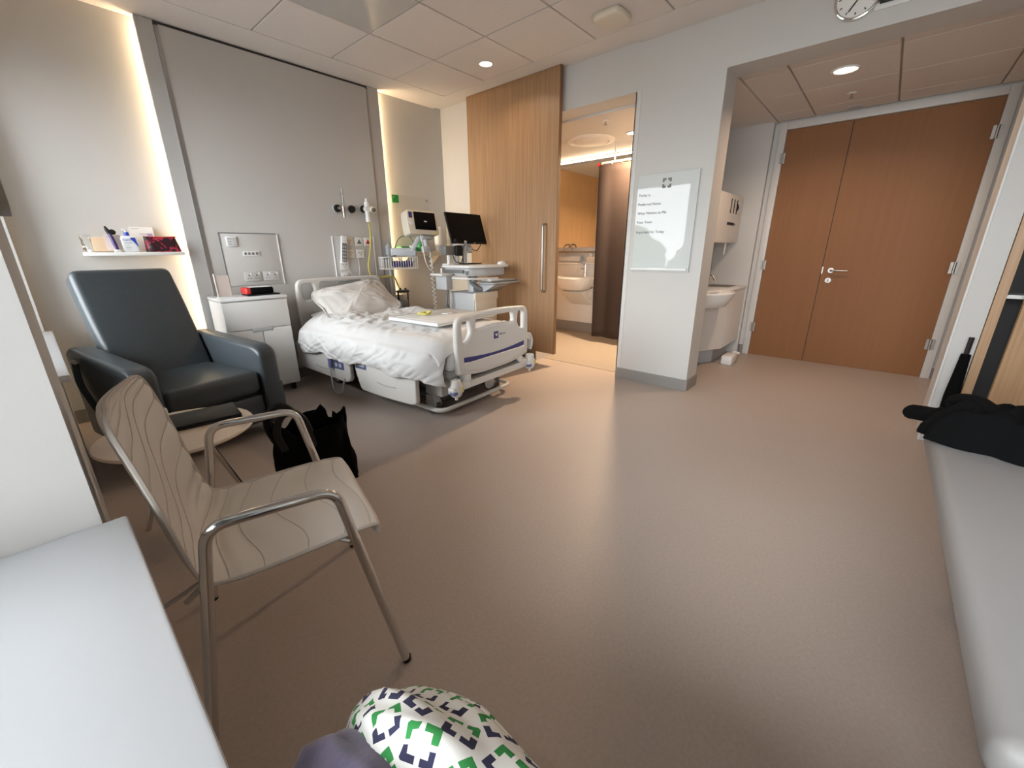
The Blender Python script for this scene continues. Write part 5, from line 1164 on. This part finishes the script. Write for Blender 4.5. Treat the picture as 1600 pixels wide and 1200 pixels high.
cu_ = mth('SUBTRACT',mth('FRACT',Us),0.5); cv_ = mth('SUBTRACT',mth('FRACT',Vr),0.5)
wn_ = N('ShaderNodeTexWhiteNoise',noise_dimensions='2D'); cmb = N('ShaderNodeCombineXYZ'); nt.links.new(mth('FLOOR',Us),cmb.inputs[0]); nt.links.new(row,cmb.inputs[1]); nt.links.new(cmb.outputs[0],wn_.inputs['Vector'])
an_ = mth('MULTIPLY',wn_.outputs['Value'],1.6); ca_ = mth('COSINE',an_); sa_ = mth('SINE',an_)
pu = mth('SUBTRACT',mth('MULTIPLY',cu_,ca_),mth('MULTIPLY',cv_,sa_)); pv = mth('ADD',mth('MULTIPLY',cu_,sa_),mth('MULTIPLY',cv_,ca_))
au = mth('ABSOLUTE',pu); av = mth('ABSOLUTE',pv); mxx = mth('MAXIMUM',au,av); mnn = mth('MINIMUM',au,av)
ring = mth('MULTIPLY',mth('LESS_THAN',mxx,0.38),mth('GREATER_THAN',mxx,0.225)); ring = mth('MULTIPLY',ring,mth('GREATER_THAN',mnn,0.055))
half = mth('GREATER_THAN',pu,0.0)
mc = N('ShaderNodeMix',data_type='RGBA'); nt.links.new(half,mc.inputs['Factor']); mc.inputs['A'].default_value = (0.03,0.25,0.06,1); mc.inputs['B'].default_value = (0.03,0.03,0.075,1)
mw = N('ShaderNodeMix',data_type='RGBA'); nt.links.new(ring,mw.inputs['Factor']); mw.inputs['A'].default_value = (0.80,0.79,0.75,1); nt.links.new(mc.outputs['Result'],mw.inputs['B']); nt.links.new(mw.outputs['Result'],B_.inputs['Base Color'])
gp = catmull([(0.185,-0.22,0.565),(0.182,-0.02,0.574),(0.178,0.16,0.580),(0.174,0.300,0.576),(0.172,0.368,0.535),(0.172,0.388,0.45),(0.172,0.392,0.32),(0.172,0.394,0.20)],8)
gr = [0.092,0.088,0.083,0.080,0.080,0.082,0.088,0.094]
def gown(u,v):
    k = v*(len(gp)-1); i = min(int(k),len(gp)-2); f = k-i; p = gp[i].lerp(gp[i+1],f)
    t = (gp[min(i+2,len(gp)-1)]-gp[max(i-1,0)]).normalized(); X = Vector((1,0,0)); X = (X-t*X.dot(t)).normalized(); Yv = X.cross(t)
    kk = v*(len(gr)-1); ii = min(int(kk),len(gr)-2); r = gr[ii]*(1-(kk-ii))+gr[ii+1]*(kk-ii)
    a = 2*math.pi*u + 0.6
    r += 0.012*noise.noise(Vector((math.cos(a)*1.6,math.sin(a)*1.6,v*5)))+0.007*max(0,1-abs(noise.noise(Vector((math.cos(a)*2+v*3,math.sin(a)*2,v*4+9))))*3)
    q = p + X*math.cos(a)*r*1.02 + Yv*math.sin(a)*r
    dr_ = max(0.0, math.cos(a)); q = q + Vector((0.008,0,-0.012))*dr_*(1-v)
    return q
build(MB().grid(gown,72,90), 'gown', gm, ps, True, smooth=180, recalc=True, solid=0.003, soff=1.0)
fp = catmull([(0.085,-0.20,0.565),(0.086,0.0,0.59),(0.088,0.16,0.60),(0.088,0.31,0.592),(0.086,0.372,0.55),(0.084,0.388,0.44),(0.082,0.392,0.30)],8)
def fleece(u,v):
    k = v*(len(fp)-1); i = min(int(k),len(fp)-2); p = fp[i].lerp(fp[i+1],k-i); t = (fp[min(i+2,len(fp)-1)]-fp[max(i-1,0)]).normalized()
    X = Vector((1,0,0)); X = (X-t*X.dot(t)).normalized(); Yv = X.cross(t); a = 2*math.pi*u
    r = 0.072+0.012*noise.noise(Vector((math.cos(a)*2,math.sin(a)*2,v*6+2)))+0.006*noise.noise(Vector((math.cos(a)*5,math.sin(a)*5,v*15)))
    return p + X*math.cos(a)*r*0.98 + Yv*math.sin(a)*r
build(MB().grid(fleece,48,60), 'fleece_wrap', PURPF, ps, True, smooth=180, solid=0.006, soff=1.0)

# ================================================================== OUTSIDE (mirrored in the glass board)
BARK = mat('bark',(0.10,0.07,0.05),0.9); LEAF = mat('leaves',(0.06,0.11,0.04),0.8,var=0.4,vscale=3)
struct('floor_outside', MB().box(-60,-0.6,-40,60,-7.0,-6.9), mat('paving',(0.25,0.24,0.23),0.9), 'unseen ground outside the windows, paved grey for neutral bounced light')  # unseen ground, its grey chosen to bounce neutral light onto the ceiling
for k,(x,y,zt,r_) in enumerate([(-20,13.3,2.6,2.5),(-21,8.8,1.7,2.15),(-23,19.8,2.2,2.9)]):
    t = thing('tree', ['tallest leafy tree outside, mirrored at the lower left of the glass board','lower leafy tree outside, mirrored at the lower right of the glass board','broad leafy tree outside beside the mirrored ones'][k], 'tree', (x,y,-6.9))
    build(MB().tube([(x,y,-6.9),(x+0.2,y,-4),(x,y+0.1,-1.5)],[0.35,0.26,0.15],n=10), 'trunk', BARK, t, True)
    def crown(u,v,x=x,y=y,zt=zt,r_=r_):
        a=2*math.pi*u; b=math.pi*(v-0.5); d=Vector((math.cos(b)*math.cos(a),math.cos(b)*math.sin(a),math.sin(b)))
        n=1+0.28*noise.fractal(d*2.2+Vector((x,y,0)),1.0,2.0,4)
        return Vector((x,y,zt-r_*1.05))+Vector((d.x*r_,d.y*r_,d.z*r_*1.05))*n
    build(MB().grid(crown,60,36,True), 'crown', LEAF, t, True, smooth=180)
t = thing('house', 'pale block of a house outside beyond the trees', 'house', (-34.5,10.6,-6.9))
build(MB().box(-37,-32,8.6,12.6,-6.9,0.8), 'wall', WALL, t, True, smooth=0); build(MB().box(-37.2,-31.8,8.4,12.8,0.8,1.1), 'roof', GREYD, t, True, smooth=0)
for k in range(2): build(MB().box(-32.0,-31.95,9.2+1.6*k,10.2+1.6*k,-1.0,0.3), 'window', SCREEN, t, True, smooth=0)
